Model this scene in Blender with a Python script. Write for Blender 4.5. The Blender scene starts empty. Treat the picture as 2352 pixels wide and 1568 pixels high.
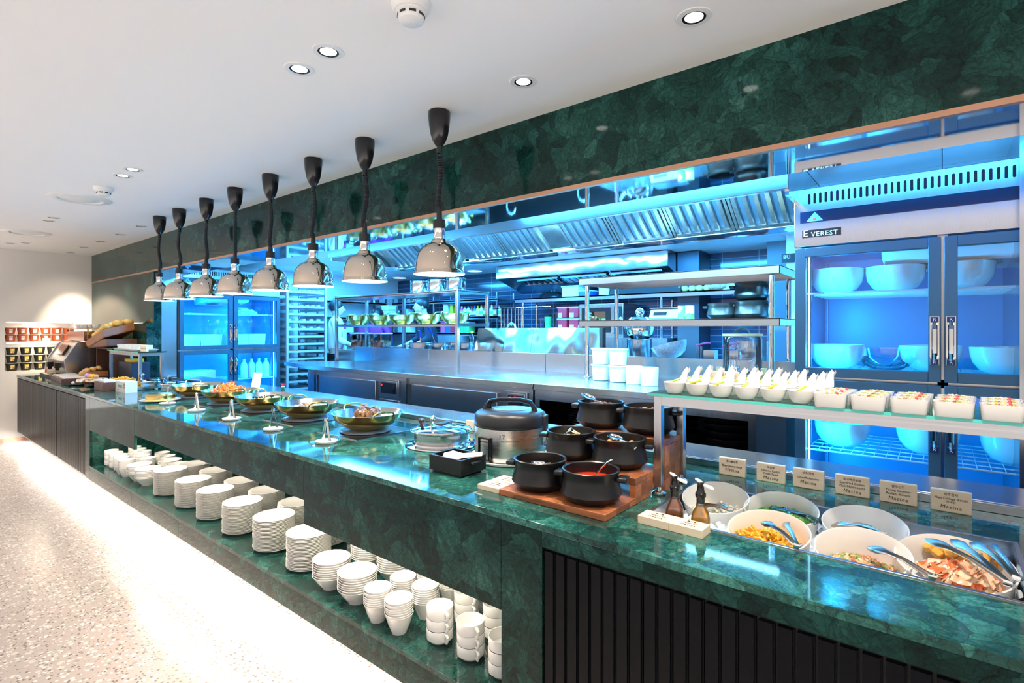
import bpy, bmesh, math, random
from mathutils import Vector, Matrix
R = math.radians
random.seed(7)
S = bpy.context.scene
C = S.collection
# ---------------------------------------------------------------- camera, world, exposure
PHI = R(39.05); F = 1218.0; CX, CY = 1176.0, 756.0; EYE = 1.5
cam = bpy.data.objects.new('camera', bpy.data.cameras.new('camera')); C.objects.link(cam)
cam.location = (0, 0, EYE); cam.rotation_euler = (R(90), 0, PHI)
cam.data.lens = 36 * F / 2352; cam.data.sensor_width = 36
cam.data.shift_y = -28 / 2352; cam.data.clip_start = 0.05
S.camera = cam
S.view_settings.view_transform = 'Standard'; S.view_settings.look = 'None'
S.view_settings.gamma = 1; S.view_settings.use_curve_mapping = False
S.view_settings.exposure = 0.75
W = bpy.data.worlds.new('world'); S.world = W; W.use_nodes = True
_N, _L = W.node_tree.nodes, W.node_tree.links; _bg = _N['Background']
_bg.inputs[0].default_value = (1.0, 0.94, 0.90, 1)          # added fill: dim from the horizon up, brightened below to light the ceiling
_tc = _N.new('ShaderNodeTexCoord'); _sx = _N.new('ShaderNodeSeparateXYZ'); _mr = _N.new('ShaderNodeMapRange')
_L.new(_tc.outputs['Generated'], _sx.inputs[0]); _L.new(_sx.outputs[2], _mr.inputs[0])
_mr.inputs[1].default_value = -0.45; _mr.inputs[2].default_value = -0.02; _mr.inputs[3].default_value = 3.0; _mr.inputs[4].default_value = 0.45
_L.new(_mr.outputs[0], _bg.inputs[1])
sp_, cp_ = math.sin(PHI), math.cos(PHI)
def ray(px, py): return Vector((-sp_ * F + cp_ * (px - CX), cp_ * F + sp_ * (px - CX), CY - py)) / F
def on(px, py, z): d = ray(px, py); return Vector((0, 0, EYE)) + d * ((z - EYE) / d.z)
def aty(px, py, y): d = ray(px, py); return Vector((0, 0, EYE)) + d * (y / d.y)
def atx(px, py, x): d = ray(px, py); return Vector((0, 0, EYE)) + d * (x / d.x)
def light(name, kind, loc, energy, color, size=0.3, size_y=None, target=None, parent=None, spot=80, blend=0.6, rad=0.04):
    L = bpy.data.lights.new(name, kind); L.energy = energy; L.color = color
    o = bpy.data.objects.new(name, L); C.objects.link(o)
    if kind == 'AREA':
        L.size = size
        if size_y: L.shape = 'RECTANGLE'; L.size_y = size_y
    elif kind == 'SPOT': L.spot_size = R(spot); L.spot_blend = blend; L.shadow_soft_size = rad
    else: L.shadow_soft_size = rad
    o.location = loc
    if target is not None:
        o.rotation_euler = (Vector(target) - Vector(loc)).to_track_quat('-Z', 'Y').to_euler()
    if parent:
        o.parent = parent; o.location = Vector(loc) - parent.location
    return o
BLUE = (0.04, 0.40, 1.0); CYAN = (0.05, 0.43, 1.0); WARM = (1.0, 0.86, 0.72); NEUT = (1.0, 0.94, 0.88)
# kitchen ceiling lights and dining-side light bands
KL = [(-6.3, 4.6, 2.0, 0.5), (-4.2, 5.2, 2.0, 0.4), (-2.2, 5.2, 1.8, 0.4), (-4.6, 3.0, 2.6, 0.3), (0.0, 4.6, 1.2, 0.6)]
for x, y, a, b in KL:
    o = light('kitchen_light', 'AREA', (x, y, 2.385), 56 * a, CYAN, a, b)
    o.data.cycles.is_portal = False
for x in (-3.6, -1.6): light('filter_fill', 'AREA', (x, 3.02, 2.37), 125, (0.22, 0.68, 1.0), 1.7, 0.06, target=(x, 3.7, 2.15))  # area fills added inside the hood to brighten its filters
light('kitchen_light', 'AREA', (-1.0, 2.66, 2.36), 14, (0.03, 0.30, 1.0), 3.0, 0.12, target=(-1.0, 3.6, 1.2))
light('recess_light', 'AREA', (-3.6, 1.40, 0.672), 13, (1, .86, .68), 4.6, 0.03)
light('toe_light', 'AREA', (-4.2, 1.36, 0.122), 100, (1, .93, .84), 10.6, 0.05, target=(-4.2, 1.0, -0.6))
# ---------------------------------------------------------------- helpers
class MB:
    def __init__(s): s.v = []; s.f = []
    def add(s, vs, fs):
        n = len(s.v); s.v += [tuple(v) for v in vs]; s.f += [tuple(i + n for i in f) for f in fs]; return s
    def box(s, x0, x1, y0, y1, z0, z1):
        return s.add([(x0,y0,z0),(x1,y0,z0),(x1,y1,z0),(x0,y1,z0),(x0,y0,z1),(x1,y0,z1),(x1,y1,z1),(x0,y1,z1)],
                     [(3,2,1,0),(4,5,6,7),(0,1,5,4),(1,2,6,5),(2,3,7,6),(3,0,4,7)])
    def ob(s, c, sx, sy, sz, M=None):
        b = MB().box(-sx/2, sx/2, -sy/2, sy/2, -sz/2, sz/2); M = M or Matrix()
        return s.add([Vector(c) + M @ Vector(v) for v in b.v], b.f)
    def prism(s, poly, z0, z1):
        n = len(poly); A = sum(poly[i][0]*poly[(i+1)%n][1]-poly[(i+1)%n][0]*poly[i][1] for i in range(n))
        if A < 0: poly = poly[::-1]
        return s.add([(x,y,z0) for x,y in poly] + [(x,y,z1) for x,y in poly],
                     [tuple(range(n))[::-1], tuple(range(n,2*n))] + [(i,(i+1)%n,n+(i+1)%n,n+i) for i in range(n)])
    def ext(s, poly, x0, x1, ax='x'):   # polygon in (y,z) extruded along x (or (x,z) along y)
        n = len(poly)
        g = (lambda p, t: (t, p[0], p[1])) if ax == 'x' else (lambda p, t: (p[0], t, p[1]))
        return s.add([g(p,x0) for p in poly] + [g(p,x1) for p in poly],
                     [tuple(range(n))[::-1], tuple(range(n,2*n))] + [(i,(i+1)%n,n+(i+1)%n,n+i) for i in range(n)])
    def lathe(s, prof, c=(0,0,0), n=32, sx=1, sy=1, M=None, close=False):
        vs = []; m = len(prof)
        for r, z in prof:
            for k in range(n):
                a = 2*math.pi*k/n; v = Vector((r*math.cos(a)*sx, r*math.sin(a)*sy, z))
                vs.append(Vector(c) + (M @ v if M else v))
        fs = []
        for i in range(m - (0 if close else 1)):
            j = (i+1) % m
            for k in range(n): k2 = (k+1)%n; fs.append((i*n+k, i*n+k2, j*n+k2, j*n+k))
        return s.add(vs, fs)
    def tube(s, pts, r, n=8, cap=True, flat=None):
        pts = [Vector(p) for p in pts]; m = len(pts); rr = r if isinstance(r, (list, tuple)) else [r]*m
        t0 = (pts[1]-pts[0]).normalized(); u = t0.orthogonal().normalized(); vs = []
        for i, p in enumerate(pts):
            t = (pts[min(i+1,m-1)]-pts[max(i-1,0)]).normalized()
            u = (u - t*u.dot(t)); u = u.normalized() if u.length > 1e-6 else t.orthogonal().normalized()
            w = t.cross(u)
            for k in range(n):
                a = 2*math.pi*k/n; vs.append(p + (u*math.cos(a) + w*math.sin(a)*(flat or 1))*rr[i])
        fs = [(i*n+k, i*n+(k+1)%n, (i+1)*n+(k+1)%n, (i+1)*n+k) for i in range(m-1) for k in range(n)]
        if cap: fs += [tuple(range(n))[::-1], tuple(range((m-1)*n, m*n))]
        return s.add(vs, fs)
    def cyl(s, p0, p1, r, n=16): return s.tube([p0, p1], r, n)
    def ball(s, c, r, n=10, sx=1, sy=1, sz=1, M=None):
        h = max(4, n//2+1)
        prof = [(math.sin(math.pi*i/h)*r, -math.cos(math.pi*i/h)*r*sz) for i in range(h+1)]
        prof[0] = (1e-5*r, -r*sz); prof[-1] = (1e-5*r, r*sz)
        return s.lathe(prof, c, n, sx, sy, M)
    def loft(s, rings, cap=True):     # rings: equal-length lists of points
        n = len(rings[0]); vs = [p for r in rings for p in r]
        fs = [(i*n+k, i*n+(k+1)%n, (i+1)*n+(k+1)%n, (i+1)*n+k) for i in range(len(rings)-1) for k in range(n)]
        if cap: fs += [tuple(range(n))[::-1], tuple(range((len(rings)-1)*n, len(rings)*n))]
        return s.add(vs, fs)
OFF = {}
def mesh(name, mb, mat, off=Vector((0,0,0)), ang=35):
    me = bpy.data.meshes.new(name)
    me.from_pydata([(v[0]-off.x, v[1]-off.y, v[2]-off.z) for v in mb.v], [], mb.f); me.update()
    if mat: me.materials.append(mat)
    me.polygons.foreach_set('use_smooth', [True]*len(me.polygons)); me.set_sharp_from_angle(angle=R(ang))
    return me
def fixn(me):
    b = bmesh.new(); b.from_mesh(me); bmesh.ops.recalc_face_normals(b, faces=b.faces); b.to_mesh(me); b.free()
def P(name, mb, mat, parent=None, w=False, bev=0, ang=35, seg=2):
    """a part (or sub-part) mesh under its parent; w = the shape is given in world coordinates"""
    off = OFF.get(parent, Vector((0,0,0))) if w else Vector((0,0,0))
    me = mesh(name, mb, mat, off, ang); fixn(me)
    o = bpy.data.objects.new(name, me); C.objects.link(o)
    if parent: o.parent = parent; OFF[o] = OFF.get(parent, Vector((0,0,0)))
    if bev:
        m = o.modifiers.new('bevel', 'BEVEL'); m.width = bev; m.segments = seg; m.limit_method = 'ANGLE'; m.angle_limit = R(40)
    return o
def tag(o, label, cat, group=None, kind=None):
    if label: o['label'] = label
    if cat: o['category'] = cat
    if group: o['group'] = group
    if kind: o['kind'] = kind
    return o
def T(name, label, cat, loc=(0,0,0), rz=0, group=None):
    o = bpy.data.objects.new(name, None); o.empty_display_size = .05; C.objects.link(o)
    o.location = loc; o.rotation_euler = (0,0,rz); OFF[o] = Vector(loc)
    return tag(o, label, cat, group)
def ONE(name, mb, mat, label, cat, loc=(0,0,0), rz=0, group=None, kind=None, bev=0, w=False, ang=35):
    """a thing that is one mesh"""
    if w: OFF['_'] = Vector(loc)
    o = P(name, mb, mat, None, False, bev, ang)
    if w:
        for v in o.data.vertices: v.co -= Vector(loc)
    o.location = loc; o.rotation_euler = (0,0,rz); OFF[o] = Vector(loc)
    return tag(o, label, cat, group, kind)
def ST(name, mb, mat, bev=0, ang=35):
    o = P(name, mb, mat, None, False, bev, ang); o['kind'] = 'structure'; return o
def dup(root, loc, rz=0, label=None, group=None, scale=None):
    r = root.copy(); C.objects.link(r); r.location = loc; r.rotation_euler = (0,0,rz)
    if label: r['label'] = label
    if group: r['group'] = group
    if scale: r.scale = scale
    for ch in list(root.children):
        c = ch.copy(); C.objects.link(c); c.parent = r
        for g in list(ch.children):
            d = g.copy(); C.objects.link(d); d.parent = c
    return r
FONT = None
def text(s, size, M, mat, parent, name='lettering', depth=0.0004, w=False, align='CENTER', shear=0, spacing=1, sx=1):
    """lettering as a mesh; M maps the text plane (x right, y up) to the parent's space"""
    cu = bpy.data.curves.new(name, 'FONT'); cu.body = s; cu.size = size; cu.align_x = align; cu.align_y = 'CENTER'
    cu.extrude = depth; cu.shear = shear; cu.space_character = spacing; cu.resolution_u = 2
    t = bpy.data.objects.new(name, cu); C.objects.link(t)
    me = bpy.data.meshes.new_from_object(t.evaluated_get(bpy.context.evaluated_depsgraph_get()))
    bpy.data.objects.remove(t); me.transform(M @ Matrix.Diagonal((sx,1,1,1)))
    if w: me.transform(Matrix.Translation(-OFF.get(parent, Vector((0,0,0)))))
    me.materials.clear(); me.materials.append(mat)
    o = bpy.data.objects.new(name, me); C.objects.link(o)
    if parent: o.parent = parent
    return o
def face_m(loc, facing=(0,-1,0)):    # matrix for text on a vertical face that looks towards `facing`
    n = Vector(facing).normalized(); up = Vector((0,0,1)); x = up.cross(n)
    up = n.cross(x)
    return Matrix.Translation(loc) @ Matrix((x, up, n)).transposed().to_4x4()
# ---------------------------------------------------------------- materials
def mat(name, col=(.8,.8,.8), rough=.5, metal=0, **k):
    m = bpy.data.materials.new(name); m.use_nodes = True; b = m.node_tree.nodes['Principled BSDF']
    b.inputs['Base Color'].default_value = (*col, 1); b.inputs['Roughness'].default_value = rough; b.inputs['Metallic'].default_value = metal
    if 'coat' in k: b.inputs['Coat Weight'].default_value = k['coat']; b.inputs['Coat Roughness'].default_value = .04
    if 'em' in k: b.inputs['Emission Color'].default_value = (*k.get('emc', col), 1); b.inputs['Emission Strength'].default_value = k['em']
    if 'spec' in k: b.inputs['Specular IOR Level'].default_value = k['spec']
    if 'sss' in k: b.inputs['Subsurface Weight'].default_value = k['sss']; b.inputs['Subsurface Radius'].default_value = (.01,.005,.003)
    return m
def nodes(m): return m.node_tree.nodes, m.node_tree.links, m.node_tree.nodes['Principled BSDF']
def ramp(N, stops):
    r = N.new('ShaderNodeValToRGB'); e = r.color_ramp.elements
    while len(e) < len(stops): e.new(0.5)
    for i, (p, c) in enumerate(stops): e[i].position = p; e[i].color = (*c, 1)
    return r
def coords(N, L, scale=(1,1,1), kind='Object'):
    t = N.new('ShaderNodeTexCoord'); mp = N.new('ShaderNodeMapping'); mp.inputs['Scale'].default_value = scale
    L.new(t.outputs[kind], mp.inputs[0]); return mp.outputs[0]
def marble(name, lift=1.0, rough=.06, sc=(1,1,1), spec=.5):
    m = mat(name, rough=rough, spec=spec); N, L, B = nodes(m)
    co = coords(N, L, sc)
    nz = N.new('ShaderNodeTexNoise'); nz.inputs['Scale'].default_value = 4.5; nz.inputs['Detail'].default_value = 9; L.new(co, nz.inputs['Vector'])
    mx = N.new('ShaderNodeMixRGB'); mx.blend_type = 'LINEAR_LIGHT'; mx.inputs[0].default_value = .09; L.new(co, mx.inputs[1]); L.new(nz.outputs['Color'], mx.inputs[2])
    vc = N.new('ShaderNodeTexVoronoi'); vc.inputs['Scale'].default_value = 15; L.new(mx.outputs[0], vc.inputs['Vector'])
    ve = N.new('ShaderNodeTexVoronoi'); ve.feature = 'DISTANCE_TO_EDGE'; ve.inputs['Scale'].default_value = 15; L.new(mx.outputs[0], ve.inputs['Vector'])
    vf = N.new('ShaderNodeTexVoronoi'); vf.feature = 'DISTANCE_TO_EDGE'; vf.inputs['Scale'].default_value = 43; L.new(mx.outputs[0], vf.inputs['Vector'])
    n2 = N.new('ShaderNodeTexNoise'); n2.inputs['Scale'].default_value = 38; n2.inputs['Detail'].default_value = 8; n2.inputs['Roughness'].default_value = .7
    n2.inputs['Distortion'].default_value = 1.2; L.new(mx.outputs[0], n2.inputs['Vector'])
    n3 = N.new('ShaderNodeTexNoise'); n3.inputs['Scale'].default_value = 3.5; n3.inputs['Detail'].default_value = 5; L.new(co, n3.inputs['Vector'])
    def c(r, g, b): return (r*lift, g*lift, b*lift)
    sx = N.new('ShaderNodeSeparateColor'); L.new(vc.outputs['Color'], sx.inputs[0])
    ad = N.new('ShaderNodeMath'); ad.operation = 'MULTIPLY_ADD'; ad.inputs[1].default_value = .34; L.new(sx.outputs[0], ad.inputs[0]); L.new(n2.outputs['Fac'], ad.inputs[2])
    a2 = N.new('ShaderNodeMath'); a2.operation = 'MULTIPLY_ADD'; a2.inputs[1].default_value = .9; L.new(n3.outputs['Fac'], a2.inputs[0]); L.new(ad.outputs[0], a2.inputs[2])
    r1 = ramp(N, [(.70, c(.004,.020,.016)), (.98, c(.009,.060,.042)), (1.2, c(.022,.125,.085)), (1.5, c(.06,.24,.17))])
    mr = N.new('ShaderNodeMapRange'); mr.inputs[1].default_value = .65; mr.inputs[2].default_value = 1.7; L.new(a2.outputs[0], mr.inputs[0])
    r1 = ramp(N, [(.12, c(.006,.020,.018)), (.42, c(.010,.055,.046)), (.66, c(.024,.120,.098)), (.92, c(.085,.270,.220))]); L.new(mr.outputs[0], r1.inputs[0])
    r2 = ramp(N, [(.0, (.55,.55,.55)), (.03, (1,1,1))]); L.new(ve.outputs['Distance'], r2.inputs[0])
    r3 = ramp(N, [(.0, (.6,.6,.6)), (.08, (1,1,1))]); L.new(vf.outputs['Distance'], r3.inputs[0])
    m1 = N.new('ShaderNodeMixRGB'); m1.blend_type = 'MULTIPLY'; m1.inputs[0].default_value = 1; L.new(r1.outputs[0], m1.inputs[1]); L.new(r2.outputs[0], m1.inputs[2])
    m2 = N.new('ShaderNodeMixRGB'); m2.blend_type = 'MULTIPLY'; m2.inputs[0].default_value = 1; L.new(m1.outputs[0], m2.inputs[1]); L.new(r3.outputs[0], m2.inputs[2])
    L.new(m2.outputs[0], B.inputs['Base Color']); return m
def brushed(name, col, rough=.22, sc=(1,1,90), amt=.16, bump=.0):
    m = mat(name, col, rough, 1); N, L, B = nodes(m); co = coords(N, L, sc)
    n = N.new('ShaderNodeTexNoise'); n.inputs['Scale'].default_value = 3; n.inputs['Detail'].default_value = 4; L.new(co, n.inputs['Vector'])
    r = N.new('ShaderNodeMapRange'); r.inputs[3].default_value = rough-amt/2; r.inputs[4].default_value = rough+amt/2; L.new(n.outputs['Fac'], r.inputs[0]); L.new(r.outputs[0], B.inputs['Roughness'])
    if bump:
        c2 = coords(N, L, (2.2,2.2,1.2)); n2 = N.new('ShaderNodeTexNoise'); n2.inputs['Scale'].default_value = 1.6; n2.inputs['Detail'].default_value = 1; L.new(c2, n2.inputs['Vector'])
        b = N.new('ShaderNodeBump'); b.inputs['Strength'].default_value = bump; b.inputs['Distance'].default_value = .05; L.new(n2.outputs['Fac'], b.inputs['Height']); L.new(b.outputs[0], B.inputs['Normal'])
    return m
def wood(name, c1, c2, rough=.4, sc=(2,14,14), blocks=None):
    m = mat(name, c1, rough); N, L, B = nodes(m); co = coords(N, L, sc)
    n = N.new('ShaderNodeTexNoise'); n.inputs['Scale'].default_value = 6; n.inputs['Detail'].default_value = 6; n.inputs['Distortion'].default_value = .6; L.new(co, n.inputs['Vector'])
    r = ramp(N, [(.3, c1), (.7, c2)]); L.new(n.outputs['Fac'], r.inputs[0]); out = r.outputs[0]
    if blocks:
        c3 = coords(N, L, blocks); v = N.new('ShaderNodeTexVoronoi'); v.distance = 'CHEBYCHEV'; v.inputs['Randomness'].default_value = .25; v.inputs['Scale'].default_value = 1; L.new(c3, v.inputs['Vector'])
        s = N.new('ShaderNodeSeparateColor'); L.new(v.outputs['Color'], s.inputs[0]); mr = N.new('ShaderNodeMapRange'); mr.inputs[3].default_value = .55; mr.inputs[4].default_value = 1.25; L.new(s.outputs[0], mr.inputs[0])
        mm = N.new('ShaderNodeMixRGB'); mm.blend_type = 'MULTIPLY'; mm.inputs[0].default_value = 1; L.new(out, mm.inputs[1]); L.new(mr.outputs[0], mm.inputs[2]); out = mm.outputs[0]
    L.new(out, B.inputs['Base Color']); return m
def pane(name, tint=(.95,.98,1), refl=.08, rough=.0):
    m = bpy.data.materials.new(name); m.use_nodes = True; N, L = m.node_tree.nodes, m.node_tree.links; N.remove(N['Principled BSDF'])
    t = N.new('ShaderNodeBsdfTransparent'); t.inputs[0].default_value = (*tint, 1); g = N.new('ShaderNodeBsdfGlossy'); g.inputs['Roughness'].default_value = rough
    fr = N.new('ShaderNodeFresnel'); fr.inputs[0].default_value = 1.45; a = N.new('ShaderNodeMath'); a.operation = 'MULTIPLY_ADD'; a.inputs[1].default_value = .9; a.inputs[2].default_value = refl
    a.use_clamp = True; L.new(fr.outputs[0], a.inputs[0])
    mx = N.new('ShaderNodeMixShader'); L.new(a.outputs[0], mx.inputs[0]); L.new(t.outputs[0], mx.inputs[1]); L.new(g.outputs[0], mx.inputs[2]); L.new(mx.outputs[0], N['Material Output'].inputs[0]); return m
def mottled(name, cols, scale=90, rough=.35, **k):
    m = mat(name, cols[0], rough, 0, **k); N, L, B = nodes(m); co = coords(N, L)
    v = N.new('ShaderNodeTexVoronoi'); v.inputs['Scale'].default_value = scale; L.new(co, v.inputs['Vector'])
    s = N.new('ShaderNodeSeparateColor'); L.new(v.outputs['Color'], s.inputs[0])
    r = ramp(N, [(i/max(1,len(cols)-1), c) for i, c in enumerate(cols)]); r.color_ramp.interpolation = 'CONSTANT' if len(cols) > 2 else 'LINEAR'
    if len(cols) > 2:
        for i, e in enumerate(r.color_ramp.elements): e.position = i/len(cols)
    L.new(s.outputs[0], r.inputs[0]); L.new(r.outputs[0], B.inputs['Base Color']); return m
MARBLE = marble('green_marble', .66, .07, spec=.24); MARBLE_T_LIT = marble('green_marble_top_lit', 1.6, .05); MARBLE_S = marble('green_marble_shelf', 1.0, .10)  # countertop copy of the same marble, brightened for the light on it
PAINT = mat('warm_white_paint', (.80,.77,.73), .6); CEILP = mat('ceiling_paint', (.93,.91,.89), .7)
STEEL = brushed('brushed_steel', (.46,.46,.47), .22); STEELV = brushed('brushed_steel_vertical', (.46,.46,.48), .22, (90,90,1), bump=.06)
STEELW = brushed('wavy_steel', (.62,.63,.64), .10, (2,2,60), .06, bump=.35); MIRROR = mat('polished_steel', (.72,.72,.73), .04, 1)
CHROME = mat('chrome', (.82,.80,.78), .035, 1); NICKEL = mat('warm_polished_nickel', (.72,.62,.52), .03, 1)
COPPER = mat('copper_trim', (.62,.34,.22), .3, 1); BRASS = brushed('brass', (.80,.58,.20), .20, (1,1,40), .08)
BLACK = mat('black_plastic', (.010,.010,.012), .18); BLACKM = mat('black_matte', (.012,.012,.014), .45); SLAT = mat('black_slats', (.004,.005,.007), .32, spec=.15)
GREYD = mat('dark_grey_plastic', (.020,.022,.026), .35, spec=.4); WHITEP = mat('white_plastic', (.80,.80,.79), .35); CERAM = mat('white_ceramic', (.84,.83,.80), .12, coat=.3)
CLAY = mat('black_clay', (.010,.010,.011), .30, spec=.4); CLAYB = mat('brown_glaze', (.05,.028,.02), .2)
LAMPW = mat('lamp_glow', (1,.93,.85), .5, em=9, emc=(1,.95,.9)); WHITEG = mat('white_glow', (1,1,1), .5, em=5, emc=(1,.96,.9))
GLOWB = mat('cyan_glow', (.6,.9,1), .5, em=3.5, emc=(.35,.8,1)); DARKIN = mat('dark_interior', (.01,.012,.015), .7); BLUEIN = mat('fridge_lining', (.10,.36,.62), .35, .2)
WOOD = wood('reddish_wood', (.30,.095,.035), (.46,.17,.07), .35, blocks=(9,22,40)); WOODL = wood('maple', (.84,.66,.46), (.90,.74,.55), .5)
WALNUT = wood('walnut', (.10,.04,.028), (.17,.075,.05), .45); OAK = wood('oak', (.33,.19,.09), (.44,.27,.14), .45); WOODO = wood('orange_wood', (.36,.13,.04), (.48,.20,.07), .4)
GLASS = pane('clear_glass'); GLASSD = pane('door_glass', (.92,.97,1), .0); GLASSG = pane('green_glass', (.75,.95,.9), .08); GEDGE = mat('glass_edge', (.05,.60,.52), .1, coat=.5)  # edge colour brightened to paint in the light the glass catches
INK = mat('burnt_ink', (.09,.04,.02), .6); INKD = mat('dark_ink', (.03,.03,.03), .5)
TSTEEL = mat('tongs_steel', (.50,.42,.37), .22, 1); RINGG = mat('ring_grey', (.20,.24,.28), .3)
ALU = mat('satin_aluminium', (.62,.68,.72), .38, .6)
# ---------------------------------------------------------------- the room
def terrazzo():
    m = mat('terrazzo', rough=.22); N, L, B = nodes(m); co = coords(N, L, (1,1,1))
    base = (.47,.40,.36); cur = None
    c0 = N.new('ShaderNodeRGB'); c0.outputs[0].default_value = (*base, 1); cur = c0.outputs[0]
    for sc, thr, col, off in ((26,.20,(.62,.56,.52),0), (38,.16,(.27,.23,.20),3), (60,.20,(.20,.17,.15),7), (50,.22,(.72,.67,.62),11), (19,.10,(.35,.31,.28),17)):
        mp = N.new('ShaderNodeVectorMath'); mp.operation = 'ADD'; mp.inputs[1].default_value = (off, off*.7, 0); L.new(co, mp.inputs[0])
        v = N.new('ShaderNodeTexVoronoi'); v.inputs['Scale'].default_value = sc; L.new(mp.outputs[0], v.inputs['Vector'])
        s = N.new('ShaderNodeSeparateColor'); L.new(v.outputs['Color'], s.inputs[0])
        a = N.new('ShaderNodeMath'); a.operation = 'MULTIPLY'; a.inputs[1].default_value = thr*2; L.new(s.outputs[1], a.inputs[0])
        l = N.new('ShaderNodeMath'); l.operation = 'LESS_THAN'; L.new(v.outputs['Distance'], l.inputs[0]); L.new(a.outputs[0], l.inputs[1])
        mx = N.new('ShaderNodeMixRGB'); L.new(l.outputs[0], mx.inputs[0]); L.new(cur, mx.inputs[1]); mx.inputs[2].default_value = (*col, 1); cur = mx.outputs[0]
    L.new(cur, B.inputs['Base Color']); return m
TERR = terrazzo()
XR = 3.2
ST('floor', MB().box(-12.5, XR+1.5, -4.5, 2.7, -.1, 0), TERR)
ST('trim_1', MB().box(-12.5, XR+1.5, -.304, -.300, 0.0, .0006), mat('floor_joint', (.75,.72,.68), .4))
ST('ceiling', MB().box(-12.5, XR+1.5, -4.5, 2.55, 2.58, 2.7), CEILP)
# far wall with rounded corner and a lit niche
WX = -9.75
arc = [(WX - .7 + .7*math.cos(R(a)), 1.22 - .7 + .7*math.sin(R(a))) for a in range(0, -91, -6)]
arc = [(WX - .75*(1-math.cos(R(a))), 1.22 - .75*math.sin(R(a))) for a in range(0, 91, 6)]
ya, yb, za, zb = 1.235, 1.97, .935, 1.60
mb = MB(); outer = [(WX, ya)] + arc + [(-12.5, arc[-1][1]), (-12.5, arc[-1][1]+.3), (WX-.9, arc[-1][1]+.3), (WX-.9, ya)]
mb.prism(outer, 0, 2.58)
mb.box(WX-.9, WX, ya, yb, 0, za).box(WX-.9, WX, ya, yb, zb, 2.58).box(WX-.9, WX, yb, 2.2, 0, 2.58).box(WX-.9, WX-.22, ya, yb, za, zb)
ST('wall_left', mb, PAINT)
mb = MB(); b_ = [(x+.004, y) for x, y in [(WX, 2.1), (WX, 1.3)]] + [(x+.004*math.cos(R(a*6)), y-.004*math.sin(R(a*6))) for a, (x, y) in enumerate(arc)] + [(-12.5, arc[-1][1]-.004)]
for (x0,y0),(x1,y1) in zip(b_, b_[1:]): mb.add([(x0,y0,0),(x1,y1,0),(x1,y1,.035),(x0,y0,.035)], [(0,1,2,3)])
ST('baseboard_left', mb, COPPER)
# marble bulkhead over the opening, with joints
mb = MB(); ed = [WX, -8.54, -7.27, -6.0, -4.73, -3.46, -2.19, -.924, .35, 1.62, XR+1]
for x0, x1 in zip(ed, ed[1:]): mb.box(x0+.001, x1-.001, 2.17, 2.19, 2.195, 2.58)
ST('wall_bulkhead', mb, MARBLE)
ST('wall_bulkhead_core', MB().box(WX, XR+1, 2.1885, 2.55, 2.20, 2.579), DARKIN)
ST('trim_2', MB().box(WX, XR+1, 2.168, 2.192, 2.175, 2.195), COPPER)
mb = MB().box(WX, -8.54-.001, 2.172, 2.25, .93, 2.175).box(-8.54+.001, -7.142, 2.172, 2.25, .93, 2.175)
ST('wall_back', mb, MARBLE)
ST('wall_back_upstand', MB().box(-7.62, -7.142, 2.10, 2.171, .90, 1.57), MARBLE)
ST('ceiling_soffit', MB().box(-7.142, XR+1, 2.193, 2.56, 2.178, 2.2), MIRROR)
ST('ceiling_soffit_back', MB().box(-7.142, XR+1, 2.552, 2.56, 2.2, 2.41), mat('kitchen_white', (.75,.76,.77), .35))
KW = bpy.data.materials['kitchen_white']
# kitchen shell
def tiles():
    m = mat('blue_tile', (.02,.05,.12), .12, coat=.4); N, L, B = nodes(m)
    t = N.new('ShaderNodeTexCoord'); sp = N.new('ShaderNodeSeparateXYZ'); L.new(t.outputs['Object'], sp.inputs[0]); cb = N.new('ShaderNodeCombineXYZ')
    L.new(sp.outputs[0], cb.inputs[0]); L.new(sp.outputs[2], cb.inputs[1])
    b = N.new('ShaderNodeTexBrick'); b.offset = 0; b.inputs['Scale'].default_value = 1; b.inputs['Brick Width'].default_value = .40; b.inputs['Row Height'].default_value = .075
    b.inputs['Mortar Size'].default_value = .004; b.inputs['Color1'].default_value = (.025,.05,.10,1); b.inputs['Color2'].default_value = (.03,.06,.12,1); b.inputs['Mortar'].default_value = (.12,.25,.38,1)
    L.new(cb.outputs[0], b.inputs['Vector']); L.new(b.outputs['Color'], B.inputs['Base Color']); return m
TILE = tiles()
ST('floor_kitchen', MB().box(-8.4, XR, 2.64, 6.6, -.1, .2), mat('kitchen_floor_tile', (.12,.11,.11), .4))
ST('wall_kitchen_back', MB().box(-8.4, XR, 6.38, 6.5, .2, 2.42), TILE)
ST('wall_kitchen_left', MB().box(-8.5, -7.93, 2.25, 6.5, .2, 2.42), KW)
ST('wall_kitchen_left_panel', MB().box(-7.93, -7.142, 2.25, 2.41, .2, 2.178), STEELV)
ST('wall_kitchen_right', MB().box(.26, .60, 3.16, 4.2, .2, 2.42), STEELV)
ST('wall_kitchen_far', MB().box(XR, XR+.1, 2.56, 6.5, .2, 2.42), KW)
mb = MB()
for i in range(20):
    for j in range(7):
        x0 = -8.4 + i*.6; y0 = 2.56 + j*.6
        mb.box(x0+.002, min(x0+.598, XR), y0+.002, min(y0+.598, 6.5), 2.40, 2.42)
ST('ceiling_kitchen', mb, KW)
ST('ceiling_kitchen_core', MB().box(-8.4, XR, 2.56, 6.5, 2.412, 2.45), DARKIN)
# column beside the right end of the back wall with a small sign, dark gap beside the tiled pier
ST('wall_kitchen_pier', MB().box(-1.40, -1.16, 5.9, 6.38, .2, 2.4), mat('grey_blue_column', (.10,.13,.17), .4))
ST('wall_kitchen_door_side', MB().box(-1.159, .9, 5.6, 6.38, .2, 2.4), KW)
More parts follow.
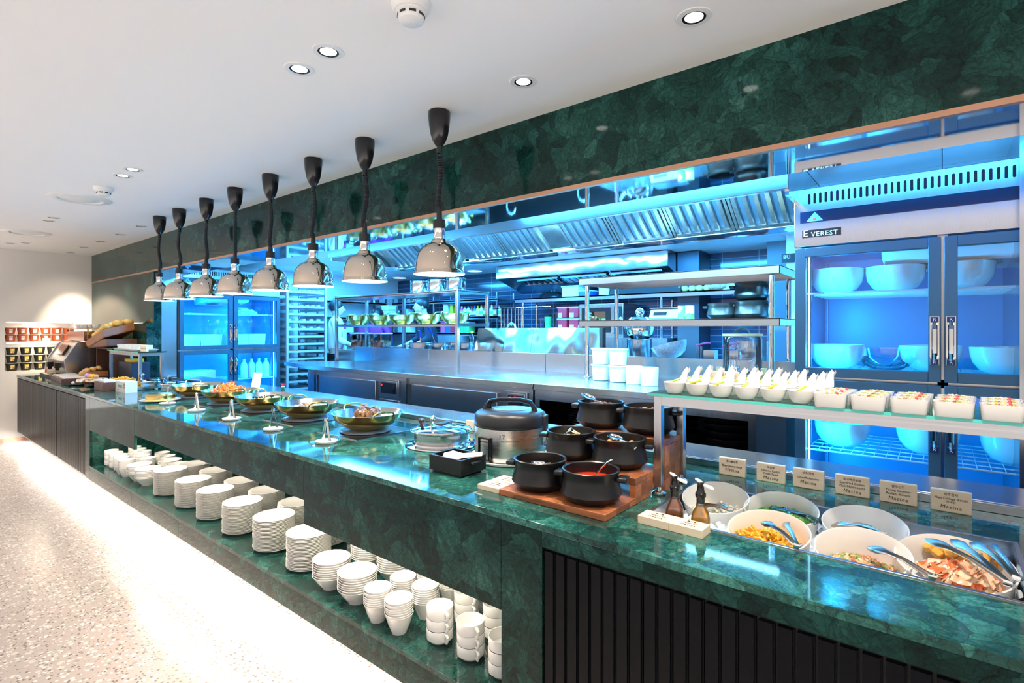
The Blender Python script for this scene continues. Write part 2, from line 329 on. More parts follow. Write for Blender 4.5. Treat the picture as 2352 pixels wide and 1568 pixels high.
# ---------------------------------------------------------------- buffet counter
YF = 1.326; XL = -9.56; ZT = .90; ZS = .2576
t = T('marble_countertop', 'long polished green marble countertop of the buffet', 'countertop', (-3, 1.8, .878))
wx0, wx1, wy0, wy1 = -.75, .165, 1.60, 2.05
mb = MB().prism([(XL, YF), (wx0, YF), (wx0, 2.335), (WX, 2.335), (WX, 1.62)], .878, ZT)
P('slab', mb, MARBLE_T_LIT, t, True, bev=.002)
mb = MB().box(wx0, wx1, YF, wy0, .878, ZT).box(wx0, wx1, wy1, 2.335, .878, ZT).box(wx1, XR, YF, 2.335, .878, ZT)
P('slab', mb, MARBLE_T_LIT, t, True)
P('joint', MB().box(-3.9, -3.898, YF, 2.335, .8995, .9002), INKD, t, True); P('joint', MB().box(-1.33, -1.328, YF-.0005, 2.335, .880, .9002), INKD, t, True)
mb = MB().box(-7.1, XR, 2.336, 2.352, .9, .93).box(-7.1, XR, 2.352, 2.62, .922, .932).box(-7.1, XR, 2.60, 2.62, .45, .922)
ONE('serving_ledge', mb, STEEL, 'brushed steel ledge along the kitchen side of the marble countertop', 'ledge', (-2, 2.48, .45), w=True, bev=.0015)
t = T('marble_counter_base', 'green marble front of the buffet counter with a long open dish niche', 'counter', (-3, 1.6, 0))
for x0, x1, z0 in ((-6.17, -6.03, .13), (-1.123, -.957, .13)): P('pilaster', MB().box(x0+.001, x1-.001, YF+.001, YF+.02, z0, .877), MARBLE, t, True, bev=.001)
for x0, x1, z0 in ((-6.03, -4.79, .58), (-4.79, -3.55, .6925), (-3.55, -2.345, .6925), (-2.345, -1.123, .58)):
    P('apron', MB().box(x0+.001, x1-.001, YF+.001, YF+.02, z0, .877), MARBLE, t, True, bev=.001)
# the deep apron ends short of the notch
e = [-6.03, -4.86, -3.9, -2.5, -1.123]
for x0, x1 in zip(e, e[1:]): P('plinth', MB().box(x0+.001, x1-.001, YF+.001, YF+.02, .13, ZS-.02), MARBLE, t, True, bev=.001)
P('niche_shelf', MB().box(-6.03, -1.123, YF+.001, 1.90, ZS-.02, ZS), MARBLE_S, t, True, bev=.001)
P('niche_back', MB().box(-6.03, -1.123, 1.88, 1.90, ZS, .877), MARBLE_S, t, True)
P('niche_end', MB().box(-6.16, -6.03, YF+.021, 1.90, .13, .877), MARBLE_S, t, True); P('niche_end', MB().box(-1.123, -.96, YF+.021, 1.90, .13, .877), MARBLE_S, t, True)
P('niche_ceiling', MB().box(-6.03, -1.123, YF+.021, 1.88, .72, .74), mat('niche_white', (.7,.68,.64), .4), t, True)
P('light_strip', MB().box(-5.9, -1.2, YF+.03, YF+.05, .70, .719), WHITEG, t, True)
t = T('counter_plinth', 'recessed black plinth running under the whole buffet counter', 'plinth', (-3, 1.6, 0))
P('toe_kick', MB().box(XL+.05, XR, 1.50, 1.52, 0, .126), BLACKM, t, True); P('underside', MB().box(XL+.02, XR, YF+.02, 1.95, .120, .126), BLACKM, t, True)
ONE('counter_back_panel', MB().box(-7.0, XR, 2.30, 2.33, 0.0, .79), BLACKM, 'dark rear panel of the buffet counter on the kitchen side', 'panel', (-2, 2.31, 0), w=True)
def slats(x0, x1, label, ztop):
    t = T('slatted_cabinet', label, 'cabinet', ((x0+x1)/2, 1.6, .13)); n = int((x1-x0)/.041); m = MB(); x = x0 + .006
    while x + .034 < x1: m.box(x, x+.031, YF+.006, YF+.02, .14, ztop-.012); m.box(x+.031, x+.035, YF+.012, YF+.02, .14, ztop-.012); x += .041
    P('slats', m, SLAT, t, True); P('carcass', MB().box(x0, x1, YF+.02, 1.58, .134, ztop), BLACKM, t, True)
    P('head_rail', MB().box(x0, x1, YF+.001, YF+.02, ztop, .877), MARBLE, t, True); return t
slats(-.957, .19, 'black vertical slatted cabinet below the ice well, beside the marble pilaster', .83)
slats(.192, XR, 'black vertical slatted cabinet at the right edge, past the ice well', .83)
slats(XL, -8.2, 'black slatted cabinet at the far left end of the counter by the white wall', .86)
slats(-8.198, -7.3, 'black slatted cabinet in the middle of the far left counter run', .86)
slats(-7.298, -6.172, 'black slatted cabinet just left of the open dish niche', .86)
# ---------------------------------------------------------------- heat lamps
LY = 1.82
def heat_lamp(x, label, en):
    t = T('heat_lamp', label, 'lamp', (x, LY, 2.58), 0, 'row of heat lamps over the buffet')
    P('ceiling_cup', MB().lathe([(.053,0),(.055,-.004),(.0545,-.03),(.051,-.07),(.043,-.115),(.031,-.148),(.019,-.166),(.013,-.17),(.013,-.205),(.001,-.205)], n=28), BLACK, t)
    pts = []; rr = .0115; z0, z1 = -.19, -.50; turns = 42; k = 9
    for i in range(turns*k+1):
        u = i/(turns*k); z = z0 + (z1-z0)*(u**.82); sway = .010*math.sin(u*5.2)
        a = 2*math.pi*i/k; pts.append((rr*math.cos(a)+sway, rr*math.sin(a), z))
    P('coiled_cord', MB().tube(pts, .0034, 5), BLACKM, t)
    P('cord_sleeve', MB().lathe([(.001,-.475),(.012,-.475),(.015,-.535),(.031,-.538),(.032,-.580),(.001,-.580)], n=20), BLACKM, t)
    P('neck', MB().lathe([(.001,-.578),(.0275,-.579),(.0275,-.625),(.026,-.632),(.001,-.633)], n=24), CHROME, t)
    prof = [(.026,-.630),(.033,-.634),(.040,-.643),(.042,-.650),(.0435,-.653),(.050,-.655),(.070,-.664),(.090,-.680),(.105,-.702),(.114,-.728),(.119,-.758),(.1215,-.785),(.1225,-.797),(.1275,-.802),(.1275,-.808)]
    inner = [(.1255,-.808),(.119,-.798),(.1175,-.78),(.114,-.75),(.107,-.722),(.092,-.692),(.07,-.671),(.04,-.66),(.001,-.66)]
    P('shade', MB().lathe(prof + inner[:1], n=48), NICKEL, t, ang=50)
    P('reflector', MB().lathe(inner, n=40), WHITEP, t, ang=50)
    P('bulb', MB().lathe([(.001,-.803),(.06,-.802),(.100,-.796),(.104,-.785),(.06,-.74),(.02,-.665)], n=24), LAMPW, t)
    light('bulb_light', 'SPOT', (x, LY, 1.765), en, (1,.88,.72), spot=130, blend=.8, rad=.05, parent=t)
    return t
lx = []
for i, px in enumerate((1009, 838, 719.5, 621, 540, 474, 412, 366.5)):
    lx.append(aty(px, 600, LY).x)
names = ['nearest', 'second nearest', 'third nearest', 'fourth nearest', 'fourth from the far end', 'third from the far end', 'second from the far end', 'farthest']
h0 = heat_lamp(lx[0], 'polished dome heat lamp on a coiled black cord, nearest of the row of eight', 10)
for i in range(1, 8):
    d = dup(h0, (lx[i], LY, 2.58), R(40*i), 'polished dome heat lamp on a coiled cord, %s of the eight' % names[i])
# ---------------------------------------------------------------- ceiling fixtures
def downlight(px, py, label, en=10, tgt=None, bright=True, sc=1):
    p = on(px, py, 2.58)
    t = T('downlight', label, 'ceiling light', (p.x, p.y, 2.58), 0, 'recessed ceiling downlights')
    P('trim_ring', MB().lathe([(.040*sc,.0005),(.040*sc,-.004),(.058*sc,-.003),(.061*sc,.0005)], n=32, close=True), WHITEP, t)
    P('reflector', MB().lathe([(.0405*sc,-.0038),(.033*sc,-.0020),(.030*sc,-.0015)], n=28), BLACK, t)
    P('lens', MB().lathe([(.001,-.0024),(.031*sc,-.0020),(.031*sc,-.0010),(.001,-.0010)], n=24), WHITEG if bright else mat('dim_lens', (.5,.48,.45), .3) , t)
    if en:
        tg = tgt or (p.x, p.y, 0)
        light('spot_light', 'SPOT', (p.x, p.y, 2.56), en, WARM, spot=75, blend=.7, rad=.05, target=tg, parent=t)
    return t
downlight(1594, 39, 'large round downlight nearest the camera, close to the marble bulkhead', 60, (-.9, 1.6, .9))
downlight(1202, 187, 'round downlight in front of the nearest heat lamp', 80, (-1.6, 1.6, .9))
downlight(754, 118, 'right one of the pair of round downlights near the ceiling centre', 30)
downlight(688, 158, 'left one of the pair of round downlights near the ceiling centre', 30)
downlight(305, 389, 'right one of the pair of downlights beside the far smoke detector', 14)
downlight(282, 403, 'left one of the pair of downlights beside the far smoke detector', 14)
for px, py, lb, en in ((123,499,'right one of the pair of small downlights between the round air vents',12),(111,506,'left one of the pair of small downlights between the round air vents',12),
    (323,519,'small dark downlight left of the farthest heat lamp, first of a diagonal line',14),(276,538,'small dark downlight, second of the diagonal line to the corner',14),(230,553.6,'small dark downlight, middle of the diagonal line to the corner',14),
    (192,567,'small dark downlight, fourth of the diagonal line to the corner',14),(161,579.5,'small dark downlight nearest the far white wall',0),(58,557,'right one of the farthest pair of small downlights',8),(24,558,'left one of the farthest pair of small downlights',8)):
    tg = None
    if px in (192, 161): tg = (-9.9, 1.9, 1.2)
    downlight(px, py, lb, en, tg, False)
light('wall_washer', 'SPOT', (-9.15, 1.95, 2.54), 120, (1,.80,.58), spot=48, blend=.9, rad=.04, target=(-9.7, 1.95, 1.45))
light('wall_washer', 'SPOT', (-8.1, 1.75, 2.54), 40, (1,.84,.62), spot=48, blend=.9, rad=.04, target=(-8.1, 2.17, 1.35))
def vent(px, py, lb):
    p = on(px, py, 2.58); t = T('round_air_vent', lb, 'air vent', (p.x, p.y, 2.58), 0, 'round ceiling air vents')
    P('rim', MB().lathe([(.15,.001),(.15,-.012),(.20,-.010),(.215,.001)], n=40, close=True), WHITEP, t)
    P('disc', MB().lathe([(.001,-.014),(.11,-.010),(.125,-.002),(.001,-.001)], n=36), WHITEP, t)
vent(185, 456, 'large round white ceiling vent beside the far smoke detector'); vent(62, 534, 'large round white ceiling vent near the far wall')
def smoke(px, py, lb, pxc=None):
    p = on(px, py, 2.58); t = T('smoke_detector', lb, 'smoke detector', (p.x, p.y, 2.58), 0, 'ceiling smoke detectors')
    P('base', MB().lathe([(.001,0),(.064,0),(.066,-.006),(.062,-.022),(.054,-.030),(.001,-.030)], n=40), WHITEP, t)
    P('sensor_head', MB().lathe([(.001,-.029),(.050,-.029),(.049,-.036),(.044,-.040)]+[(.044,-.050),(.044,-.051),(.040,-.060),(.030,-.066),(.001,-.067)], n=40), WHITEP, t)
    m = MB()
    for k in range(8):
        a = 2*math.pi*k/8+.2; M = Matrix.Rotation(a, 4, 'Z'); m.ob(M @ Vector((.0435,0,-.0455)), .003, .022, .008, M)
    P('slots', m, BLACKM, t)
    P('test_dot', MB().lathe([(.001,-.0675),(.002,-.0670),(.002,-.066)], n=8), BLACKM, t)
smoke(944, 8, 'round white smoke detector above the nearest heat lamps at the top edge'); smoke(238, 430, 'round white smoke detector beside the large far ceiling vent')
for x in (.1, -3.0, -4.6): downlight(*((lambda p: (CX + F*(p[0]*cp_ + p[1]*sp_)/(p[1]*cp_ - p[0]*sp_), CY - F*1.08/(p[1]*cp_ - p[0]*sp_)))((x, 1.15))), 'round downlight over the buffet front, outside the photo', 70 if x > 0 else 0, (x-.05, 1.8, .9)) if x > 0 else None
# ---------------------------------------------------------------- kitchen: hoods
t = T('extractor_hood', 'long steel extractor hood with slanted filters over the cooking line', 'hood', (-2.6, 3.4, 2.2))
hx0, hx1 = -4.72, -.60
P('front_rim', MB().box(hx0, hx1, 2.93, 2.96, 2.205, 2.40), STEEL, t, True, bev=.003)
P('rear_rim', MB().box(hx0, hx1, 3.76, 3.80, 2.16, 2.40).box(hx0, hx1, 3.74, 3.95, 2.155, 2.162), STEELW, t, True, bev=.002)
for x0, x1 in ((hx0, hx0+.02), (hx1-.02, hx1)): P('end_panel', MB().box(x0, x1, 2.96, 3.76, 2.18, 2.40), STEELW, t, True)
xc = [hx0+.25, -3.60, -2.52]; secs = [(-4.62, -3.62), (-3.48, -2.62), (-2.38, -1.52), (-1.50, -.66)]
def filt(parent, x0, x1, a, b, n):    # baffle filter in the y-z slope a -> b
    m = MB(); dy, dz = b[0]-a[0], b[1]-a[1]; L_ = math.hypot(dy, dz); ny, nz = -dz/L_, dy/L_
    if nz > 0: ny, nz = -ny, -nz
    fr = .022; w = (x1-x0)/n
    def q(u, h): return (a[0]+dy*u+ny*h, a[1]+dz*u+nz*h)
    for i in range(n):
        xs = x0 + w*i
        prof = [(xs+.1*w, .0), (xs+.22*w, .018), (xs+.60*w, .018), (xs+.72*w, .0)]
        r0 = [(x, *q(.04, h)) for x, h in prof]; r1 = [(x, *q(.96, h)) for x, h in prof]
        m.loft([r0, r1])
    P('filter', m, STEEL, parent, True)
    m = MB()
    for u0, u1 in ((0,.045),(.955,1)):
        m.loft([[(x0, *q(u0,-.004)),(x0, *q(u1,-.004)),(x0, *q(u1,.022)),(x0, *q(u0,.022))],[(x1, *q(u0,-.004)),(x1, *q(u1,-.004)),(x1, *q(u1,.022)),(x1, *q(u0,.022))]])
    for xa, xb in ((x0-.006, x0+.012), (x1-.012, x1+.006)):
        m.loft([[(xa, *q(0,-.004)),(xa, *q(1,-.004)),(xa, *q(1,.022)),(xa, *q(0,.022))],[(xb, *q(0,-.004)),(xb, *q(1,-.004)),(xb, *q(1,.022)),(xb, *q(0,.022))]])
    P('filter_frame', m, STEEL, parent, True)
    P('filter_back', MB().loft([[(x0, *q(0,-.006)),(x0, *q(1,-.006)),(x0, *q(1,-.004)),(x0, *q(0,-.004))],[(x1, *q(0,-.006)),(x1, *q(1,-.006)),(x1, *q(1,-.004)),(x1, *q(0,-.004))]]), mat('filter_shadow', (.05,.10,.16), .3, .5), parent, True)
A, Bp = (3.45, 2.40), (3.74, 2.185)
for x0, x1 in secs:
    xm = (x0+x1)/2; filt(t, x0, xm-.01, A, Bp, 6); filt(t, xm+.01, x1, A, Bp, 6)
for x0, x1 in ((hx0+.02, -4.62), (-3.62, -3.48), (-2.62, -2.38)):
    P('blank_panel', MB().loft([[(x0,3.45,2.40),(x0,3.74,2.185),(x0,3.76,2.20),(x0,3.5,2.40)],[(x1,3.45,2.40),(x1,3.74,2.185),(x1,3.76,2.20),(x1,3.5,2.40)]]), STEELW, t, True)
t = T('rear_extractor_hood', 'steel extractor hood against the tiled back wall, below the long hood', 'hood', (-3.7, 5.9, 2.2))
x0, x1 = -4.95, -2.40
P('front_panel', MB().box(x0, x1, 5.74, 5.76, 2.215, 2.39), STEELW, t, True, bev=.002)
P('side_panel', MB().ext([(5.76,2.215),(6.37,2.03),(6.37,2.39),(5.76,2.39)], x0, x0+.01), STEEL, t, True); P('side_panel', MB().ext([(5.76,2.215),(6.37,2.03),(6.37,2.39),(5.76,2.39)], x1-.01, x1), STEEL, t, True)
P('underside', MB().ext([(5.76,2.217),(6.37,2.032),(6.37,2.05),(5.76,2.235)], x0+.01, x1-.01), STEEL, t, True)
for k in range(3): filt(t, x0+.35+k*.72, x0+.35+k*.72+.66, (5.80, 2.19), (5.98, 2.14), 7)
t = T('dark_gap_panel', 'tall dark panel standing in for the dark gap between rear hood and tiled pier', 'panel', (-2.2, 6.2, .2)); P('panel', MB().box(-2.39, -2.14, 6.0, 6.37, 1.1, 2.39), mat('gap_dark', (.06,.08,.11), .35, .7), t, True)  # dark sheet added where the wall line shows a dark gap
# small dark sign on the white wall near the tall fridge
p0 = aty(1818, 592, 5.6)
s = T('wall_sign', 'small black sign reading BU on the white wall left of the big fridge', 'sign', (p0.x, 5.585, p0.z)); P('plate', MB().box(-.08, .22, -.012, .012, -.04, .04), BLACKM, s)
text('BU', .05, face_m((-.035, -.0128, .008)), WHITEP, s)
# ---------------------------------------------------------------- glass door fridges
def slots(n, x0, x1, z0, z1, y):
    m = MB(); w = (x1-x0)/n
    for i in range(n):
        xc = x0 + w*(i+.5); poly = []
        for k in range(7): a = math.pi*k/6; poly.append((xc+.006*math.cos(a), z1-.006+.006*math.sin(a)))
        for k in range(7): a = math.pi+math.pi*k/6; poly.append((xc+.006*math.cos(a), z0+.006+.006*math.sin(a)))
        m.ext(poly, y-.0015, y+.004, 'y')
    return m
def handle(parent, x, z0, z1, lab='R'):
    h = P('handle', MB().tube([(x, -.012, z0), (x, -.045, z0+.03), (x, -.05, (z0+z1)/2), (x, -.045, z1-.03), (x, -.012, z1)], [.013,.014,.013,.014,.013], 10), CHROME, parent)
    P('handle_plate', MB().box(x-.026, x+.026, -.014, -.004, z0-.03, z1+.03), MIRROR, parent, bev=.004)
    for z in (z0-.005, z1+.005): P('handle_badge', MB().box(x-.018, x+.018, -.052, -.012, z-.016, z+.016), mat('badge_blue', (.01,.03,.12), .2), h, bev=.002); text('R', .026, face_m((x, -.0525, z)), WHITEP, h)
def fridge(name, label, loc, rz, contents=True):
    f = T(name, label, 'fridge', loc, rz); w, d, H, zb = 1.26, .80, 2.057, .0
    # local: x 0..w, y 0 (front) .. d, z 0 (kitchen floor) .. H
    P('body', MB().box(0, .03, .03, d, .08, H).box(w-.03, w, .03, d, .08, H).box(.03, w-.03, d-.03, d, .08, H).box(.03, w-.03, .03, d, .08, .14).box(.03, w-.03, .03, d, 1.745, H), STEELV, f)
    P('lining', MB().box(.031, .036, .04, d-.03, .14, 1.745).box(w-.036, w-.031, .04, d-.03, .14, 1.745).box(.036, w-.036, d-.04, d-.031, .14, 1.745).box(.036, w-.036, .04, d-.03, 1.735, 1.744).box(.036, w-.036, .04, d-.03, .14, .15), BLUEIN, f)
    P('mid_rail', MB().box(.03, w-.03, .03, .07, 1.02, 1.06).box(w/2-.02, w/2+.02, .03, .07, .14, 1.745), STEEL, f)
    hd = P('header', MB().box(0, w, 0, .03, 1.745, H), STEELV, f, bev=.003)
    P('vent_slots', slots(44, .06, w-.06, H-.085, H-.03, 0), DARKIN, hd)
    P('header_band', MB().box(.03, w-.03, -.004, .001, H-.185, H-.125), mat('navy_band', (.004,.012,.05), .2), hd)
    P('name_plate', MB().box(.04, .22, -.004, .001, H-.265, H-.225), BLACK, hd); text('VEREST', .034, face_m((.144, -.0045, H-.250)), WHITEP, hd, spacing=1.15)
    text('E', .05, face_m((.056, -.0047, H-.244)), WHITEP, hd)
    P('mountain_badge', MB().ext([(.06,H-.18),(.10,H-.13),(.14,H-.18)], -.006, -.003, 'y'), mat('badge_cyan', (.15,.45,.9), .3), hd); P('climber', MB().ob((.098,-.0065,H-.168), .012, .001, .006), mat('badge_red', (.7,.05,.03), .4), hd)
    st = .048
    for dx0, dx1, hx in ((.008, w/2-.006, w/2-.03), (w/2+.006, w-.008, w/2+.03)):
        for z0, z1 in ((1.05, 1.735), (.12, 1.035)):
            dr = P('door', MB().box(dx0, dx0+st, -.02, .03, z0, z1).box(dx1-st, dx1, -.02, .03, z0, z1).box(dx0+st, dx1-st, -.02, .03, z0, z0+st).box(dx0+st, dx1-st, -.02, .03, z1-st, z1), mat('door_frame', (.05,.13,.20), .35, .4) if 'door_frame' not in bpy.data.materials else bpy.data.materials['door_frame'], f, bev=.002)
            P('pane', MB().box(dx0+st, dx1-st, 0, .006, z0+st, z1-st), GLASSD, dr)
            hz = (1.13, 1.36) if z0 > 1 else (.72, .95)
            h = MB(); x = hx; P('handle', MB().box(x-.018, x+.018, -.026, -.020, hz[0], hz[1]).tube([(x, -.024, hz[0]+.03), (x, -.05, hz[0]+.06), (x, -.05, hz[1]-.06), (x, -.024, hz[1]-.03)], .011, 8), CHROME, dr)
            for z in (hz[0]+.015, hz[1]-.015):
                P('handle_badge', MB().box(x-.015, x+.015, -.030, -.025, z-.013, z+.013), bpy.data.materials.get('badge_blue') or mat('badge_blue', (.01,.03,.12), .2), dr); text('R', .022, face_m((x, -.0305, z)), WHITEP, dr)
    # wire shelves
    for z in (.645, 1.075, 1.50):
        m = MB()
        for i in range(24): x = .05 + (w-.1)*i/23; m.box(x-.0015, x+.0015, .09, d-.06, z-.003, z)
        for i in range(7): y = .09 + (d-.15)*i/6; m.box(.045, w-.045, y-.0025, y+.0025, z-.008, z-.003)
        m.tube([(.045,.09,z-.004),(w-.045,.09,z-.004)], .005, 6)
        P('wire_shelf', m, WHITEP, f)
    for x in (.062, w-.062):
        P('led_strip', MB().box(x-.004, x+.004, .058, .064, .18, 1.70), GLOWB, f)
        for y in (.14, d-.10): P('shelf_rail', MB().box(x-.008 if x < .5 else x+.006, x-.004 if x < .5 else x+.010, y, y+.02, .16, 1.72), STEEL, f)
    g = P('cooling_unit', MB().ext([(.12,1.735),(.62,1.735),(.56,1.62),(.20,1.66)], .38, .92), WHITEP, f, bev=.01)
    for xx in (.52, .78):
        m = MB()
        for k in range(6): m.lathe([(.018+.012*k, 0), (.021+.012*k, 0), (.021+.012*k, .004), (.018+.012*k, .004)], n=24, close=True, M=Matrix.Translation((0,0,0)))
        mm = MB(); M = Matrix.Translation((xx, .34, 1.634)) @ Matrix.Rotation(R(-6.3), 4, 'X'); mm.add([M @ Vector(v) for v in m.v], m.f); P('fan_grille', mm, STEEL, g)
    light('fridge_light', 'AREA', Vector(loc) + Matrix.Rotation(rz, 3, 'Z') @ Vector((.10, .075, .95)), 15, (.0,.42,1), .03, 1.5, target=Vector(loc) + Matrix.Rotation(rz, 3, 'Z') @ Vector((.75, .5, .9)))
    light('fridge_light', 'AREA', Vector(loc) + Matrix.Rotation(rz, 3, 'Z') @ Vector((w-.10, .075, .95)), 15, (.0,.42,1), .03, 1.5, target=Vector(loc) + Matrix.Rotation(rz, 3, 'Z') @ Vector((.5, .5, .9)))
    return f
FR = fridge('display_fridge', 'tall steel glass door fridge at the right, holding white bowls', (-.628, 3.22, .2), 0)
FL = fridge('display_fridge', 'tall steel glass door fridge at the far left of the kitchen, beyond the heat lamps', (-7.12, 2.42, .2), R(90))
# ---------------------------------------------------------------- kitchen front counter
KY, KZ = 3.2, 1.095
def control(parent, x0, x1, lit):
    fr = P('control_frame', MB().box(x0, x1, KY-.006, KY+.02, KZ-.24, KZ-.075).box(x0+.02, x1-.02, KY-.010, KY-.004, KZ-.225, KZ-.09), STEEL, parent, True, bev=.003)
    P('control_window', MB().box(x0+.035, x1-.035, KY-.013, KY-.009, KZ-.208, KZ-.105), BLACK, fr, True)
    P('knob', MB().tube([(x1-.075, KY-.013, KZ-.155), (x1-.075, KY-.026, KZ-.155)], .024, 20), BLACK, fr, True)
    P('indicator', MB().tube([(x0+.055, KY-.012, KZ-.13), (x0+.055, KY-.018, KZ-.13)], .010, 12), mat('red_light_%d' % lit, (.8,.02,.01), .4, em=12 if lit else .6, emc=(1,.02,.01)), fr, True)
    if lit: light('indicator_light', 'POINT', (x0+.07, KY-.05, KZ-.13), .12, (1,.05,.03), rad=.01)
    P('lower_panel', MB().box(x0, x1, KY-.003, KY+.01, .35, KZ-.27), STEELV, parent, True, bev=.002)
t = T('undercounter_fridge', 'wide steel undercounter fridge unit on the left, with dark control window', 'fridge', (-4.7, 3.5, .2))
P('body', MB().box(-5.49, -3.885, KY+.01, 4.1, .3, KZ-.045), STEELV, t, True)
P('door', MB().box(-5.315, -4.31, KY-.012, KY+.008, .4, KZ-.10), STEELV, t, True, bev=.003)
P('handle_recess', MB().box(-5.40, -5.32, KY-.006, KY+.004, .4, KZ-.10), BLACKM, t, True); P('stile', MB().box(-5.375, -5.352, KY-.012, KY+.004, .4, KZ-.10).box(-5.49, -5.42, KY-.006, KY+.012, .3, KZ-.05), STEEL, t, True)
control(t, -4.26, -3.96, 0)
t = T('undercounter_fridge', 'wide steel undercounter fridge unit with a glowing red control window', 'fridge', (-3.1, 3.5, .2))
P('body', MB().box(-3.875, -2.385, KY+.01, 4.1, .3, KZ-.045), STEELV, t, True)
P('door', MB().box(-3.77, -2.74, KY-.012, KY+.008, .4, KZ-.10), STEELV, t, True, bev=.003)
P('handle_recess', MB().box(-3.84, -3.772, KY-.006, KY+.004, .4, KZ-.10), BLACKM, t, True); P('stile', MB().box(-3.875, -3.845, KY-.010, KY+.012, .3, KZ-.05).box(-2.42, -2.385, KY-.010, KY+.012, .3, KZ-.05), STEEL, t, True)
control(t, -2.66, -2.445, 1)
ONE('steel_worktop', MB().prism([(-5.49,KY-.02),(-2.382,KY-.02),(-2.382,4.21),(-5.75,4.21),(-6.4,3.36)], KZ-.045, KZ), STEEL, 'long steel worktop over the two undercounter fridges', 'worktop', (-4.4, 3.7, KZ-.045), w=True, bev=.003)
ONE('steel_worktop', MB().box(-2.375, -.665, KY-.02, 4.21, KZ-.045, KZ), STEEL, 'steel worktop over the open shelf of black dishes', 'worktop', (-1.5, 3.7, KZ-.045), w=True, bev=.003)
P('end_panel', MB().ext([(KY+.02, .2), (4.1, .2), (4.1, KZ-.046), (KY+.02, KZ-.046)], -5.60, -5.495), STEELV, bpy.data.objects['undercounter_fridge'], True)
t = T('open_dish_cabinet', 'open steel cabinet with dark inside holding stacked black dishes', 'cabinet', (-1.5, 3.6, .2))
P('side', MB().box(-2.375, -2.33, KY, 4.1, .3, KZ-.046), STEEL, t, True); P('side', MB().box(-.86, -.82, KY, 4.1, .3, KZ-.046), STEEL, t, True); P('side_panel', MB().box(-.82, -.665, KY+.01, 4.1, .3, KZ-.046), mat('dark_blue_steel', (.08,.14,.2), .3, .7), t, True)
P('shelf', MB().box(-2.33, -.86, KY+.02, 4.08, .70, .727), DARKIN, t, True); P('back', MB().box(-2.33, -.86, 4.06, 4.1, .3, KZ-.046), DARKIN, t, True); P('rail', MB().box(-2.33, -.86, KY, KY+.02, KZ-.12, KZ-.046), STEELV, t, True)
# splash panels behind
mb = MB()
for x0, x1 in ((-6.15,-4.67),(-4.665,-3.0),(-2.995,-.70)): mb.box(x0, x1, 4.212, 4.235, KZ-.3, 1.267)
ONE('low_splashback', mb, STEELV, 'low brushed steel splashback at the rear of the worktops', 'splashback', (-3.6, 4.22, KZ), w=True, bev=.002)
WAVY = brushed('rippled_steel', (.50,.66,.66), .10, (2,2,60), .05, bump=.8)
t = T('tall_splash_panel', 'rippled shiny steel splash panel above the low splashback', 'splashback', (-3.2, 4.25, 1.267))
xa, xm_, xb = aty(1090, 780, 4.24).x, aty(1218, 780, 4.24).x, aty(1376, 780, 4.24).x
for x0, x1 in ((xa, xm_-.002), (xm_+.002, xb)):
    pn = P('panel', MB().ext([(4.238,1.27),(4.300,1.512),(4.306,1.512),(4.244,1.27)], x0, x1), WAVY, t, True)
    m = MB()
    for k in range(4): m.ball((x0+.06+(x1-x0-.12)*k/3, 4.295, 1.497), .005, 6)
    P('rivets', m, STEEL, pn, True)
P('post', MB().box(xb, xb+.035, 4.242, 4.30, 1.268, 1.512), BLACKM, t, True)
# ---------------------------------------------------------------- pass shelves
def round_shelf():
    t = T('pass_shelf', 'two tier steel shelf on round posts standing on the right worktop', 'shelf', (-1.6, 4.1, KZ))
    x0, x1, y0, y1 = -2.375, -.83, 3.82, 4.46
    P('upper_shelf', MB().box(x0, x1, y0, y0+.004, 1.872, 1.925).box(x0, x1, y0, y1, 1.92, 1.926).box(x0, x1, y1-.004, y1, 1.872, 1.925).box(x0, x0+.004, y0, y1, 1.872, 1.925).box(x1-.004, x1, y0, y1, 1.872, 1.925), STEEL, t, True)
    P('lower_shelf', MB().box(x0, x1, y0, y0+.004, 1.525, 1.573).box(x0, x1, y0, y1, 1.568, 1.574).box(x0, x1, y1-.004, y1, 1.525, 1.573).box(x0, x0+.004, y0, y1, 1.525, 1.573).box(x1-.004, x1, y0, y1, 1.525, 1.573), STEEL, t, True)
    for x, y in ((-2.33, 3.88), (-2.33, 4.40), (-.895, 3.88), (-.895, 4.40)):
        p = P('post', MB().cyl((x, y, 1.235 if y > 4.2 else KZ), (x, y, 1.875), .019, 20), CHROME, t, True); P('foot', MB().lathe([(.036,0),(.036,.008),(.022,.014),(.02,.03)], (x, y, KZ if y < 4.2 else 1.235), 20), CHROME, p, True)
round_shelf()
t = T('pass_shelf', 'two tier steel shelf on square posts holding brass bowls, on the left worktop', 'shelf', (-5, 4.1, KZ))
x0, x1, y0, y1 = -6.13, -3.89, 3.90, 4.40; s = .035
for x in (x0, x1-s):
    for y in (y0, y1-s): P('post', MB().box(x, x+s, y, y+s, KZ if y < 4.2 else 1.2165, 1.915), STEEL, t, True, bev=.002)
P('post', MB().box((x0+x1)/2-s/2-.32, (x0+x1)/2+s/2-.32, y1-s, y1, 1.27, 1.9), STEEL, t, True)
P('upper_shelf', MB().box(x0, x1, y0, y1, 1.897, 1.903).box(x0+s, x1-s, y0, y0+.02, 1.885, 1.91).box(x1-.02, x1, y0+s, y1-s, 1.875, 1.912).box(x0, x0+.02, y0+s, y1-s, 1.875, 1.912), STEEL, t, True)
P('lower_shelf', MB().box(x0+s, x1-s, y0, y1, 1.548, 1.553).box(x0+s, x1-s, y0, y0+.025, 1.53, 1.556).box(x1-.02, x1, y0+s, y1-s, 1.53, 1.565).box(x0, x0+.02, y0+s, y1-s, 1.53, 1.565), STEEL, t, True)
